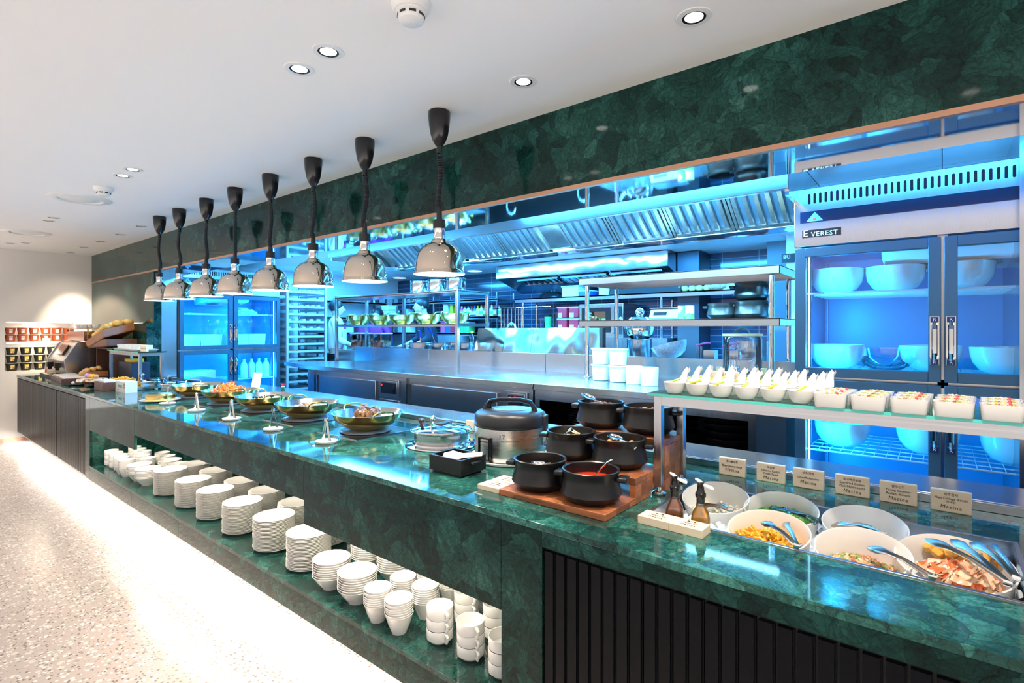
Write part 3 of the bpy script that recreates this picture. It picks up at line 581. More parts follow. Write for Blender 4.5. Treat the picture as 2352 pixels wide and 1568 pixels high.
# ---------------------------------------------------------------- dishes in the niche
ORD = ('first second third fourth fifth sixth seventh eighth ninth tenth eleventh twelfth thirteenth fourteenth fifteenth sixteenth seventeenth eighteenth nineteenth twentieth '
       'twenty-first twenty-second twenty-third twenty-fourth').split()
def stack(proto, x, y, n, pitch, rise, where, kind, group, z0=None, jit=.0015, spin=0):
    """n copies of proto stacked upwards; the topmost gets a label of its own"""
    z = ZS if z0 is None else z0
    for k in range(n):
        lb = '%s %s %s' % ('topmost' if k == n-1 else ORD[n-1-k], kind + (' of' if k == n-1 else ' from top of'), where)
        loc = (x+random.uniform(-jit, jit), y+random.uniform(-jit, jit), z + (0 if k == 0 else rise + pitch*(k)))
        rz = spin if spin else random.uniform(0, 6)
        if not proto.get('_used'):
            proto['_used'] = 1; proto.location = loc; proto.rotation_euler = (0,0,rz); proto['label'] = lb; proto['group'] = group
        else: dup(proto, loc, rz, lb, group)
pl = ONE('dinner_plate', MB().lathe([(.001,.003),(.062,.003),(.066,0),(.070,0),(.073,.004),(.080,.0075),(.108,.0155),(.111,.017),(.1115,.0185),(.108,.0190),(.080,.0112),(.074,.0070),(.001,.0062)], n=36), CERAM, '.', 'plate')
FR_ = ['the front plate stack beside the far bowls','the second front plate stack from the left','the third front plate stack from the left','the fourth front plate stack from the left','the fifth front plate stack from the left','the front plate stack nearest the camera']
for i, x in enumerate((-4.55, -4.12, -3.75, -3.36, -2.96, -2.59)): stack(pl, x, 1.495, 24, .0072, 0, FR_[i], 'white plate', 'plates in the front row of stacks')
BK_ = ['the leftmost rear plate stack','the second rear plate stack from the left','the third rear plate stack from the left','the fourth rear plate stack from the left','the fifth rear plate stack from the left','the half hidden rear plate stack near the camera']
for i, (x, n) in enumerate(((-4.72,20), (-4.32,22), (-3.89,22), (-3.52,22), (-3.13,22), (-2.79,18))): stack(pl, x, 1.725, n, .0072, 0, BK_[i], 'white plate', 'plates in the rear row of stacks')
bw = ONE('soup_bowl', MB().lathe([(.001,.005),(.034,.005),(.036,0),(.040,0),(.042,.006),(.066,.034),(.0865,.066),(.0885,.0685),(.0865,.0700),(.0835,.068),(.063,.037),(.038,.011),(.001,.009)], n=36), CERAM, '.', 'bowl')
for x, y, n, w in ((-2.29,1.44,8,'the wide bowl stack right of the nearest plates'), (-2.08,1.44,8,'the wide bowl stack beside the small tapered bowls'), (-2.33,1.68,7,'the rear wide bowl stack, left'), (-2.11,1.68,7,'the rear wide bowl stack, right'),
    (-5.14,1.46,7,'the left one of the far wide bowl stacks'), (-4.94,1.46,7,'the far wide bowl stack next to the plates'), (-5.16,1.69,6,'the far rear wide bowl stack, left'), (-4.95,1.69,6,'the far rear wide bowl stack, right')):
    stack(bw, x, y, n, .0105, 0, w, 'white wide bowl', 'nested wide white bowls in the niche')
sb = ONE('tapered_bowl', MB().lathe([(.001,.004),(.024,.004),(.026,0),(.030,0),(.032,.006),(.046,.040),(.057,.076),(.0585,.079),(.0570,.080),(.0550,.077),(.0440,.040),(.031,.0085),(.001,.0075)], n=32), CERAM, '.', 'bowl')
for x, y, n, w in ((-1.875,1.40,8,'the front small bowl stack, left of two'), (-1.735,1.40,8,'the front small bowl stack nearest the mugs'), (-1.885,1.545,7,'the second row small bowl stack, left'), (-1.735,1.545,8,'the second row small bowl stack, right'), (-1.88,1.70,7,'the rear small bowl stack, left'), (-1.735,1.70,7,'the rear small bowl stack beside the mugs'),
    (-5.49,1.43,8,'the far small bowl stack, left front'), (-5.355,1.43,8,'the far small bowl stack, right front'), (-5.48,1.58,7,'the far small bowl stack, left rear'), (-5.34,1.58,7,'the far small bowl stack, right rear'), (-5.47,1.73,7,'the far small bowl stack at the back, left'), (-5.33,1.73,6,'the far small bowl stack at the back, right')):
    stack(sb, x, y, n, .009, 0, w, 'tapered white bowl', 'nested small tapered bowls in the niche')
mg = T('soup_mug', '.', 'mug')
P('body', MB().lathe([(.001,.004),(.034,.004),(.036,0),(.040,.0005),(.0435,.004),(.0480,.0085),(.0500,.0112),(.0528,.0135),(.0535,.022),(.0540,.052),(.0532,.0540),(.0508,.0530),(.0502,.024),(.046,.014),(.001,.010)], n=36), CERAM, mg)
P('handle', MB().tube([(.051,0,.044),(.062,0,.0445),(.068,0,.039),(.0675,0,.026),(.061,0,.014),(.050,0,.016)], [.006,.0062,.0062,.006,.0055,.005], 10), CERAM, mg)
for x, y, w in ((-1.565,1.47,'the front mug stack beside the small bowls'), (-1.395,1.47,'the middle front mug stack'), (-1.235,1.47,'the mug stack cut by the marble pilaster'), (-1.57,1.63,'the rear mug stack, left'), (-1.405,1.63,'the rear mug stack, middle'), (-1.245,1.63,'the rear mug stack, right'),
    (-5.90,1.46,'the farthest front mug stack'), (-5.765,1.46,'the second far front mug stack'), (-5.63,1.46,'the third far front mug stack'), (-5.90,1.64,'the farthest rear mug stack'), (-5.765,1.64,'the second far rear mug stack'), (-5.63,1.64,'the third far rear mug stack')):
    stack(mg, x, y, 3, .0425, 0, w, 'white soup mug', 'stacked soup mugs in the niche', spin=R(-22)+random.uniform(-.15,.15))
for o in (pl, bw, sb, mg): del o['_used']
# ---------------------------------------------------------------- food helpers
rnd = random.Random(3)
def rotm(a, b, c): return Matrix.Rotation(a, 4, 'X') @ Matrix.Rotation(b, 4, 'Y') @ Matrix.Rotation(c, 4, 'Z')
def heap(r, h, n, s, kind='chunk', sx=1, sy=1, base=.0):
    """a mound of n small pieces over a low dome of radius r, height h"""
    m = MB().lathe([(.001, h*.8)] + [(r*u, h*.8*(1-u*u)) for u in (.3,.55,.78,.93)] + [(r, base)], n=24, sx=sx, sy=sy)
    for i in range(n):
        q = math.sqrt(rnd.random()); a = rnd.random()*6.283; x, y = r*q*math.cos(a)*.95*sx, r*q*math.sin(a)*.95*sy; z = h*(1-q*q)*.8 + s*.25
        M = rotm(rnd.uniform(-.7,.7), rnd.uniform(-.7,.7), rnd.random()*6.28); k = s*rnd.uniform(.7,1.25)
        if kind == 'chunk': m.ball((x,y,z), k, 7, 1, .75, .6, M.to_3x3())
        elif kind == 'cube': m.ob((x,y,z), k*1.5, k*1.1, k, M)
        elif kind == 'strip':
            p = [M @ Vector((k*1.7*(u-.5)*2, k*.8*math.sin(u*4+i), k*.3*math.cos(u*5))) + Vector((x,y,z)) for u in (0,.33,.66,1)]; m.tube(p, k*.24, 5)
        elif kind == 'leaf':
            p = [M @ Vector((k*1.3*(u-.5)*2, 0, k*.5*math.sin(u*3.1))) + Vector((x,y,z)) for u in (0,.3,.6,1)]; m.tube(p, [k*.1,k*.7,k*.8,k*.1], 6, flat=.15)
    return m
def food(name, m, mt, label, loc, rz=0, group=None): return ONE(name, m, mt, label, 'food', loc, rz, group, 'stuff')
def tongs(label, loc, rz, L=.19, spread=.045, mt=None, lean=0, group=None, up=True, name='serving_tongs'):
    """standing V-shaped tongs: bend on top, two arms down"""
    t = T(name, label, 'tongs', loc, rz, group); M = Matrix.Rotation(lean, 4, 'X')
    for s in (-1, 1):
        pts = [Vector((s*spread*u**.9, 0, L*(1-u))) for u in (.0,.12,.3,.55,.8,1)]
        P('arm', MB().tube([M @ p for p in pts], [.005,.006,.0065,.0065,.006,.008], 8, flat=.22), mt or CHROME, t)
    P('bend', MB().tube([M @ Vector(p) for p in ((-.006,0,L-.012),(-.006,0,L),(0,0,L+.006),(.006,0,L),(.006,0,L-.012))], .007, 8, flat=.5), mt or CHROME, t)
    return t
def spoon(name, label, cat, loc, rz, L=.18, tilt=35, bowl=(.026,.034), mt=None, deep=.4, roll=0, hr=.0045):
    """bowl of the spoon at the origin, handle rising along +x"""
    t = T(name, label, cat, loc, rz); M = Matrix.Rotation(R(-tilt), 4, 'Y') @ Matrix.Rotation(roll, 4, 'X')
    pr = [(bowl[0]*math.sin(u*1.57), -bowl[0]*deep*math.cos(u*1.57)) for u in (0.001,.25,.5,.75,1)]; pr += [(r*.93, z+.0012) for r, z in pr[::-1]]
    P('scoop', MB().lathe(pr, n=20, sx=bowl[1]/bowl[0], M=M), mt or CHROME, t)
    pts = [(bowl[1]*.9,0,0), (bowl[1]+L*.3,0,.004), (bowl[1]+L*.7,0,.004), (bowl[1]+L,0,-.002)]
    P('handle', MB().tube([M @ Vector(p) for p in pts], [hr*.9,hr*.8,hr*1.1,hr*1.4], 8, flat=.5), mt or CHROME, t); return t
# ---------------------------------------------------------------- brass pans on hobs
def pan(label, loc, rz, group='brass pans on the hobs', name='brass_pan', r=.205, h=.098):
    t = T(name, label, 'pan', loc, rz, group)
    out = [(.001,0),(.085,0),(.095,.003),(r*.62,.016),(r*.80,.040),(r*.92,.066),(r*.99,h-.004),(r*1.01,h)]; inn = [(r*.985,h),(r*.965,h-.006),(r*.90,.066),(r*.78,.042),(r*.6,.020),(.09,.007),(.001,.006)]
    P('body', MB().lathe(out, n=56), BRASS, t); P('lining', MB().lathe([(r*1.01,h)]+inn, n=56), STEEL, t)
    for s in (-1, 1):
        y0 = r*.30; x0 = s*r*.97; pts = [(x0, -y0, h-.020), (x0+s*.018, -y0*.98, h+.008), (x0+s*.034, -y0*.7, h+.022), (x0+s*.038, 0, h+.025), (x0+s*.034, y0*.7, h+.022), (x0+s*.018, y0*.98, h+.008), (x0, y0, h-.020)]
        P('handle', MB().tube(pts, .0055, 10), BRASS, t)
    return t
PX = [-2.64, -3.31, -3.90, -4.49, -5.15]; PY_ = 1.90
plb = ['piled with browned meat and yellow pieces, nearest the camera', 'of stir fried mixed vegetables, second from the camera', 'of yellow food with black olives, middle of the row', 'heaped with orange prawns, below the card sign', 'of pale food, farthest of the row of five']
p0 = None
for i, x in enumerate(PX):
    hb = T('induction_hob', ['square black glass hob under the pan '+s for s in ('of browned meat','of mixed vegetables','of yellow food','of orange prawns','of pale food')][i], 'hob', (x, 1.885, .9), 0, 'black glass hobs set in the marble')
    P('glass', MB().box(-.19, .19, -.19, .19, 0, .003), BLACK, hb); P('frame', MB().box(-.197, .197, -.197, -.19, 0, .004).box(-.197, .197, .19, .197, 0, .004).box(-.197, -.19, -.19, .19, 0, .004).box(.19, .197, -.19, .19, 0, .004), STEEL, hb)
    P('ring_rest', MB().lathe([(.001,.0035),(.10,.0035),(.142,.0035),(.148,.006),(.148,.010),(.138,.013),(.132,.010),(.126,.013),(.120,.010),(.114,.013),(.001,.013)], n=48), RINGG, hb)
    lb = 'wide brass pan ' + plb[i]
    if i == 0: p0 = pan(lb, (x, PY_, .9135), R(-12))
    else: dup(p0, (x, PY_, .9135), R(-12), lb)
F_MEAT = mottled('meat', [(.13,.055,.02),(.22,.10,.04),(.36,.20,.08)], 60); F_YEL = mottled('yellow_food', [(.75,.48,.05),(.8,.62,.2),(.72,.55,.28)], 70)
F_MIX = mottled('mixed_food', [(.58,.36,.18),(.50,.24,.11),(.20,.28,.08),(.66,.50,.32),(.40,.12,.09)], 70); F_OR = mottled('orange_food', [(.75,.22,.02),(.82,.36,.06),(.65,.14,.02)], 60)
F_KIM = mottled('kimchi', [(.80,.42,.25),(.70,.16,.05),(.86,.62,.42)], 45, .2); F_GRN = mottled('greens', [(.05,.22,.02),(.12,.38,.05),(.25,.5,.12)], 60); F_PALE = mottled('pale_food', [(.72,.60,.38),(.80,.70,.50),(.30,.28,.12)], 60)
F_SHR = mottled('orange_shreds', [(.85,.42,.03),(.88,.55,.08)], 50, .25); F_RED = mat('red_sauce', (.45,.03,.005), .1, coat=.5); F_BRO = mottled('bread', [(.62,.34,.10),(.74,.48,.17)], 40, .5); F_BEAN = mottled('sprouts', [(.8,.74,.55),(.85,.8,.65)], 60)
F_DARK = mottled('dark_stew', [(.16,.06,.03),(.30,.12,.05),(.08,.03,.02)], 60, .2); F_EGG = mat('brown_eggs', (.66,.36,.13), .25)
zf = .9135+.030
m = heap(.135, .055, 90, .016, 'chunk'); food('yellow_rice', m, F_YEL, 'yellow chopped food under the meat in the nearest brass pan', (PX[0], PY_, zf))
for i, (dx, dy, dz, s) in enumerate(((-.06,.02,.075,.034), (.045,.02,.07,.038), (.075,-.02,.062,.034), (.01,-.05,.06,.036))):
    m = MB().ball((0,0,0), s, 14, 1.25, .85, .8)
    for k in range(26): a, b = rnd.random()*6.28, rnd.uniform(-.9,1.4); m.ball((s*1.15*math.cos(a)*math.cos(b), s*.8*math.sin(a)*math.cos(b), s*.75*math.sin(b)), s*.3, 6)
    ONE('meat_chunk', m, F_MEAT, ['browned meat chunk standing up at the left of the nearest pan', 'round browned meat chunk at the back of the nearest pan', 'round browned meat chunk at the right of the nearest pan', 'browned meat chunk at the front of the nearest pan'][i], 'meat', (PX[0]+dx, PY_+dy, zf+dz), rnd.random()*3, 'browned meat in the nearest pan')
food('stir_fry', heap(.14, .065, 170, .015, 'chunk'), F_MIX, 'stir fried mixed vegetables in the second brass pan', (PX[1], PY_, zf))
food('scrambled_egg', heap(.145, .055, 170, .013, 'chunk'), F_YEL, 'yellow egg pieces in the middle brass pan', (PX[2], PY_, zf))
m = MB()
for k in range(9): a, q = rnd.random()*6.28, rnd.random()*.09; m.ball((q*math.cos(a), q*math.sin(a), .055), .009, 8)
food('olives', m, BLACKM, 'black olives scattered over the yellow food in the middle pan', (PX[2], PY_, zf))
m = heap(.15, .10, 60, .022, 'chunk')
for k in range(60):
    q = math.sqrt(rnd.random())*.13; a = rnd.random()*6.28; x, y = q*math.cos(a), q*math.sin(a); z = .09*(1-(q/.15)**2)
    d = Vector((rnd.uniform(-.5,.5), rnd.uniform(-.5,.5), 1)).normalized()*.045; m.tube([(x,y,z), (x+d.x*.6, y+d.y*.6, z+d.z*.6), (x+d.x, y+d.y, z+d.z)], [.011,.009,.004], 6)
food('fried_prawns', m, F_OR, 'heap of orange fried prawns in the fourth brass pan', (PX[3], PY_, zf))
food('pale_noodles', heap(.145, .055, 150, .013, 'strip'), F_PALE, 'pale noodles in the farthest brass pan', (PX[4], PY_, zf))
c = T('card_sign', 'white printed card sign leaning behind the orange prawns', 'sign', (PX[3]-.02, 2.12, .905), R(25))
P('card', MB().ob((0,0,.13), .085, .003, .20, Matrix.Rotation(R(-14), 4, 'X')), WHITEP, c); P('foot', MB().box(-.04,.04,-.02,.03,0,.006), GLASS, c)
b = T('sauce_bottle', 'small hot sauce bottle with red cap and green neck behind the pans', 'bottle', (aty(650, 900, 2.22).x, 2.22, .9)); bz = .015
P('body', MB().lathe([(.001,0),(.026,0),(.028,.004),(.028,.055),(.024,.066),(.013,.080),(.011,.088)], n=24), mat('hot_sauce', (.65,.10,.02), .1, coat=.5), b); P('neck_wrap', MB().lathe([(.0125,.084),(.0125,.122),(.0115,.124)], n=20), mat('green_foil', (.01,.12,.05), .3), b)
P('cap', MB().lathe([(.0115,.122),(.0135,.124),(.0135,.146),(.001,.147)], n=20), mat('red_cap', (.75,.03,.06), .35), b); P('cap_ring', MB().lathe([(.0138,.122),(.0138,.130)], n=20), WHITEP, b)
# white rests with standing tongs
rp = ONE('tong_rest', MB().lathe([(.001,.003),(.045,.003),(.050,0),(.054,.002),(.058,.012),(.056,.014),(.052,.008),(.001,.007)], n=36), CERAM, 'x', 'dish')
for i, (x, y, w) in enumerate(((-2.53,1.56,'in front of the nearest pan'), (-3.09,1.555,'in front of the second pan'), (-3.66,1.56,'in front of the middle pan'), (-4.24,1.56,'in front of the prawn pan'), (-4.82,1.56,'in front of the farthest pan'))):
    lb = 'round white rest ' + w
    if i == 0: rp.location = (x, y, .9); rp['label'] = lb; rp['group'] = 'white tong rests in front of the pans'
    else: dup(rp, (x, y, .9), 0, lb)
    if i < 4: tongs('steel tongs standing on the white rest ' + w, (x, y, .911), R((20, 75, 30, 15)[i]), .115, .022, group='tongs standing on white rests')
spoon('serving_spoon', 'steel spoon leaning on the white rest in front of the farthest pan', 'spoon', (-4.80, 1.555, .918), R(160), L=.15, tilt=42, bowl=(.012,.018))
# ---------------------------------------------------------------- round soup warmer
def warmer(name, label, loc, rz, r=.145, mt=STEEL, knob=True, ladle=True, base=True):
    t = T(name, label, 'pot', loc, rz)
    if base: P('base_ring', MB().lathe([(.001,.002),(r*1.0,.002),(r*1.25,0),(r*1.30,.004),(r*1.29,.008),(r*1.05,.011),(r*1.03,.018),(.001,.018)], n=56), MIRROR, t)
    P('body', MB().lathe([(.001,.017),(r*.97,.017),(r*.98,.020),(r*.98,.066),(r*1.03,.070),(r*1.10,.073),(r*1.11,.078),(r*1.0,.080)], n=56), mt, t)
    P('lid', MB().lathe([(r*1.08,.079),(r*1.06,.085),(r*.85,.096),(r*.80,.097),(r*.5,.103),(.001,.106)], n=56), CHROME, t)
    P('lid_hinge', MB().box(-.018,.018,-.03,.09,.104,.111), GREYD, t, bev=.002)
    if knob: P('knob', MB().lathe([(.001,.096),(.010,.097),(.008,.108),(.012,.116),(.0165,.124),(.0165,.131),(.010,.138),(.001,.139)], (-.088,-.055,0), 20), BLACKM, t)
    if ladle: P('ladle_handle', MB().tube([(-.012,-.09,.085),(-.008,-.10,.115),(-.003,-.102,.150),(.002,-.095,.158),(.004,-.082,.150)], [.006,.0065,.010,.009,.007], 10), CHROME, t)
    return t
warmer('soup_warmer', 'round steel soup warmer with domed lid beside the rice cooker', (-2.03, 1.92, .9), R(20))
def wsign(label, loc, rz, lines, flat=False, w=.105, h=.072, d=.018, group=None, name='wooden_sign', logo=True):
    t = T(name, label, 'sign', loc, rz, group)
    if flat: P('block', MB().box(-w/2, w/2, -h/2, h/2, 0, d), WOODL, t, bev=.001); Mf = lambda y: Matrix.Translation((0, y, d+.0002))
    else: P('block', MB().box(-w/2, w/2, 0, d, 0, h), WOODL, t, bev=.003); Mf = lambda y: face_m((0, -.0004, h/2+y))
    for s, sz, y in lines:
        sx = 1; ww = len(s)*sz*(.52 if s.isascii() else .95)
        if ww > w*.9: sx = w*.9/ww
        text(s, sz, Mf(y), INK, t, sx=sx)
    if logo: text('Matina', .0165 if not flat else .014, Mf(lines[-1][2]-.0165 if lines else 0) @ Matrix.Rotation(R(-2), 4, 'Z'), INK, t, name='logo', shear=.15, spacing=1.25)
    return t
wsign('small wooden sign standing on the ledge behind the soup warmer', (-2.17, 2.275, .9), 0, [('',.01,.0)], w=.06, h=.062, d=.015, logo=True)
# ---------------------------------------------------------------- rice cooker
t = T('rice_cooker', 'large steel and dark grey rice cooker with arched handle', 'rice cooker', (-1.575, 1.93, .9), R(22))
ONE('cooker_tray', MB().lathe([(.001,0),(.185,0),(.195,.004),(.197,.012),(.192,.013),(.183,.006),(.001,.006)], n=56), CERAM, 'round white tray under the rice cooker', 'tray', (-1.575, 1.93, .9)); t.location.z = .9065; OFF[t] = Vector(t.location)
CO = brushed('cooker_steel', (.66,.64,.62), .28, (1,1,40), .08)
P('body', MB().lathe([(.001,0),(.155,0),(.162,.004),(.166,.03),(.167,.150),(.001,.150)], n=64), CO, t)
P('seam', MB().lathe([(.168,.148),(.170,.152),(.168,.157)], n=64), BLACK, t)
P('lid', MB().lathe([(.168,.155),(.1695,.162),(.168,.19),(.162,.205),(.150,.213),(.10,.219),(.06,.222),(.001,.223)], n=64), GREYD, t, ang=50)
P('lid_inset', MB().lathe([(.001,.2245),(.075,.2235),(.085,.221),(.088,.219)], n=48), mat('lid_blue_grey', (.07,.10,.13), .25), t)
hd = MB(); pts = [(-.115,0,.205), (-.112,0,.232), (-.098,0,.252), (-.05,0,.262), (.05,0,.264), (.098,0,.254), (.113,0,.232), (.118,0,.205)]
P('handle', hd.tube(pts, [.026,.020,.016,.015,.015,.016,.020,.026], 12, flat=.62), BLACK, t)
P('latch', MB().box(.150,.176,-.03,.03,.10,.20), GREYD, t, bev=.006); P('condensate_cup', MB().box(.160,.180,-.028,.028,.055,.115), pane('smoky', (.8,.85,.95), .15), t, bev=.005)
a = R(-115); px_, py_ = .168*math.cos(a), .168*math.sin(a)
cp = P('control_panel', MB().ob((px_*.985, py_*.985, .055), .062, .014, .10, Matrix.Rotation(a+R(90), 4, 'Z')), CO, t, bev=.004)
fr = MB(); Mz = Matrix.Rotation(a+R(90), 4, 'Z')
for dx, dz, sx, sz in ((-.033,0,.004,.108), (.033,0,.006,.108), (0,.054,.07,.006), (0,-.046,.06,.010)): fr.ob(Vector((px_, py_, .055)) + Mz @ Vector((dx, -.004, dz)), sx, .014, sz, Mz)
P('panel_frame', fr, BLACK, t)
nrm = (math.cos(a), math.sin(a), 0); text('CUCKOO', .011, face_m((px_*1.032, py_*1.032, .092), nrm), INKD, t, spacing=1.1)
for s, sz, ang, z in (('17', .026, -86, .118), ('RICE COOKER & WARMER', .0068, -76, .100)):
    aa = R(ang); rr = .1690
    for k, ch in enumerate(s):
        if ch == ' ': continue
        step = sz*.60/rr; ak = aa + step*(k - (len(s)-1)/2 if len(s) < 3 else k - 8); text(ch, sz, face_m((rr*math.cos(ak), rr*math.sin(ak), z), (math.cos(ak), math.sin(ak), 0)), INKD, t)
# black tong box
t = T('cutlery_box', 'square black box with side handles holding a white rice scoop', 'box', (-1.595, 1.60, .9), R(0))
P('tray', MB().box(-.095,.095,-.075,.075,.008,.014).box(-.095,.095,-.075,-.066,.012,.072).box(-.095,.095,.066,.075,.012,.072).box(-.095,-.086,-.066,.066,.012,.072).box(.086,.095,-.066,.066,.012,.072), CLAY, t, bev=.002)
P('foot', MB().box(-.08,.08,-.06,.06,0,.010), CLAY, t)
for s in (-1, 1): P('handle', MB().box(min(s*.095,s*.112), max(s*.095,s*.112), -.028, .028, .044, .056), CLAY, t, bev=.004)
ONE('rice_scoop', MB().tube([(-.06,0,.0),(-.02,0,.004),(.03,.0,.012),(.12,.0,.026)], [.020,.030,.012,.011], 12, flat=.22), WHITEP, 'white rice scoop lying diagonally in the black box', 'scoop', (-1.595, 1.59, .957), R(20))
# ---------------------------------------------------------------- wooden risers and clay pots
ONE('wooden_board', MB().box(-1.25, -.815, 1.466, 1.80, .9, .922), WOOD, 'low reddish wooden board carrying the two front black pots', 'board', (-1.03, 1.6, .9), w=True, bev=.002)
def riser(x0, x1, y0, y1, zt, z0, label):
    t = T('wooden_riser', label, 'riser', ((x0+x1)/2, (y0+y1)/2, z0)); P('top', MB().box(x0, x1, y0, y1, zt-.022, zt), WOOD, t, True, bev=.002)
    for a, b in ((x0, x0+.022), (x1-.022, x1)): P('leg', MB().box(a, b, y0, y1, z0, zt-.022), WOOD, t, True)
riser(-1.26, -.815, 1.677, 1.885, .989, .922, 'middle wooden riser carrying two black pots of broth and eggs')
riser(-1.235, -.80, 1.888, 2.10, 1.087, .9, 'tallest wooden riser at the back carrying two black pots')
def cpot(label, loc, rz, s=1):
    t = T('clay_pot', label, 'pot', loc, rz, 'black clay pots on the wooden risers')
    P('body', MB().lathe([(r*s, z*s) for r, z in ((.001,0),(.070,0),(.080,.004),(.096,.018),(.1040,.030),(.1010,.040),(.0930,.072),(.0925,.092),(.0975,.101),(.0975,.107),(.0935,.109),(.0885,.106),(.0870,.095),(.0860,.070),(.090,.040),(.080,.018),(.06,.010),(.001,.010))], n=56), CLAY, t, ang=50)
    for q in (-1, 1): P('handle', MB().ob((q*.109*s, 0, .083*s), .036*s, .052*s, .017*s), CLAY, t, bev=.006, seg=3)
    return t
pots = [(-1.145,1.575,.922,'front left on the low board, with a clear broth'), (-.925,1.565,.922,'front right on the low board, with red sauce'), (-1.155,1.80,.989,'middle row left, with a pale chopped garnish'), (-.94,1.80,.989,'middle row right, with small brown eggs'),
        (-1.13,1.995,1.087,'back row left, with dark stew'), (-.915,1.995,1.087,'back row right, with an orange dish')]
q0 = None
for i, (x, y, z, w) in enumerate(pots):
    lb = 'black clay pot ' + w
    if i == 0: q0 = cpot(lb, (x, y, z), R(17))
    else: dup(q0, (x, y, z), R((17, 14, 17, 15, 12, 17)[i]), lb)
def liquid(r, z): return MB().lathe([(.001,z),(r,z)], n=40)
food('broth', liquid(.0865, .062), mat('broth', (.20,.10,.04), .05, coat=1), 'brown broth in the front left black pot', pots[0][:3])
food('red_soup', liquid(.0865, .072), F_RED, 'red sauce in the front right black pot', pots[1][:3])
food('chopped_garnish', heap(.082, .022, 150, .007, 'chunk', base=-.01), F_PALE, 'pale chopped garnish in the middle left black pot', (pots[2][0], pots[2][1], pots[2][2]+.065))
food('soy_sauce', liquid(.0865, .070), mat('soy', (.10,.045,.015), .05, coat=1), 'dark soy liquid around the brown eggs', pots[3][:3])
for k in range(15):
    a, q = k*2.4, .018*math.sqrt(k)+.004; ONE('quail_egg', MB().ball((0,0,0), .0125, 12, 1, .85, .9), F_EGG, ['small brown egg floating in the middle right black pot'][0], 'egg', (pots[3][0]+q*math.cos(a), pots[3][1]+q*math.sin(a), pots[3][2]+.077), a, 'brown eggs in the middle right pot')
food('dark_stew', heap(.083, .018, 120, .010, 'chunk', base=-.01), F_DARK, 'dark stew with red pieces in the back left black pot', (pots[4][0], pots[4][1], pots[4][2]+.080))
food('orange_dish', heap(.083, .015, 60, .014, 'chunk', base=-.01), F_EGG, 'orange food in the back right black pot', (pots[5][0], pots[5][1], pots[5][2]+.072))
spoon('ladle', 'steel ladle resting in the front left black pot', 'ladle', (pots[0][0]-.015, pots[0][1]+.005, pots[0][2]+.085), R(-10), L=.06, tilt=4, bowl=(.030,.034))
spoon('ladle', 'steel ladle handle standing out of the red sauce', 'ladle', (pots[1][0]+.0, pots[1][1], pots[1][2]+.070), R(40), L=.07, tilt=42, bowl=(.024,.028))
tongs('small steel tongs lying in the middle left black pot', (pots[2][0]-.005, pots[2][1]+.01, pots[2][2]+.090), R(30), .05, .03, lean=R(60))
spoon('serving_spoon', 'large steel spoon over the brown eggs', 'spoon', (pots[3][0]-.02, pots[3][1]+.0, pots[3][2]+.105), R(-25), L=.085, tilt=-8, bowl=(.026,.036))
spoon('serving_spoon', 'steel spoon standing in the dark stew at the back', 'spoon', (pots[4][0]-.05, pots[4][1]-.02, pots[4][2]+.125), R(-15), L=.10, tilt=-18, bowl=(.026,.036))
tongs('pale blue serving tongs in the back right black pot', (pots[5][0]+.03, pots[5][1]-.01, pots[5][2]+.10), R(100), .10, .02, lean=R(80), mt=STEEL)
wsign('flat wooden sign left of the board, the rear one of two', (-1.308, 1.588, .9), 0, [('미소장국', .010, .018), ('Miso Soup', .011, .002)], True, w=.105, h=.075, group='flat wooden signs')
wsign('flat wooden sign left of the board, the front one of two', (-1.308, 1.508, .9), 0, [('육개장', .010, .018), ('Yukgaejang', .011, .002)], True, w=.105, h=.075, group='flat wooden signs')
# ---------------------------------------------------------------- glass serving stands
def stand(label, x0, x1, y0, y1, z=1.27, s=.028):
    t = T('glass_stand', label, 'stand', ((x0+x1)/2, (y0+y1)/2, .9), 0, 'steel stands with glass tops')
    g = P('glass_top', MB().box(x0-.03, x1+.03, y0-.03, y1+.035, z-.010, z), GLASSG, t, True)
    P('glass_edge', MB().box(x0-.031, x1+.031, y0-.032, y0-.030, z-.0095, z-.0005).box(x0-.031, x1+.031, y1+.035, y1+.037, z-.0095, z-.0005).box(x0-.032, x0-.030, y0-.03, y1+.035, z-.0095, z-.0005), GEDGE, g, True)
    zz = z-.010
    for a in (x0, x1):
        for b in (y0, y1):
            p = P('post', MB().box(a-s/2, a+s/2, b-s/2, b+s/2, .93, zz-.002), STEELV, t, True, bev=.0015); P('foot', MB().lathe([(.001,0),(.024,0),(.026,.003),(.026,.008),(.018,.013),(.010,.016),(.010,.032),(.001,.032)], (a, b, .9), 24), CHROME, p, True)
    P('rail', MB().box(x0+s/2, x1-s/2, y0-s/2, y0+s/2, zz-.034, zz-.002), STEEL, t, True); P('rail', MB().box(x0+s/2, x1-s/2, y1-s/2, y1+s/2, zz-.034, zz-.002), STEEL, t, True)
    for a in (x0, x1): P('cross_rail', MB().box(a-s/2, a+s/2, y0+s/2, y1-s/2, zz-.034, zz-.002), STEEL, t, True)
stand('long steel stand with glass top above the ice well, holding small white dishes', -.80, 1.30, 1.835, 2.045)
stand('small steel stand with glass top at the far left, holding a tray of cups', -7.29, -6.31, 1.80, 1.99)
GZ = 1.2702
bt = T('spoon_dish', '.', 'dish')
R1 = [(.001,.002),(.018,0),(.026,.004),(.035,.018),(.039,.036),(.040,.041),(.037,.042),(.033,.030),(.024,.012),(.001,.008)]
P('bowl', MB().lathe(R1, n=28), CERAM, bt)
rg = []
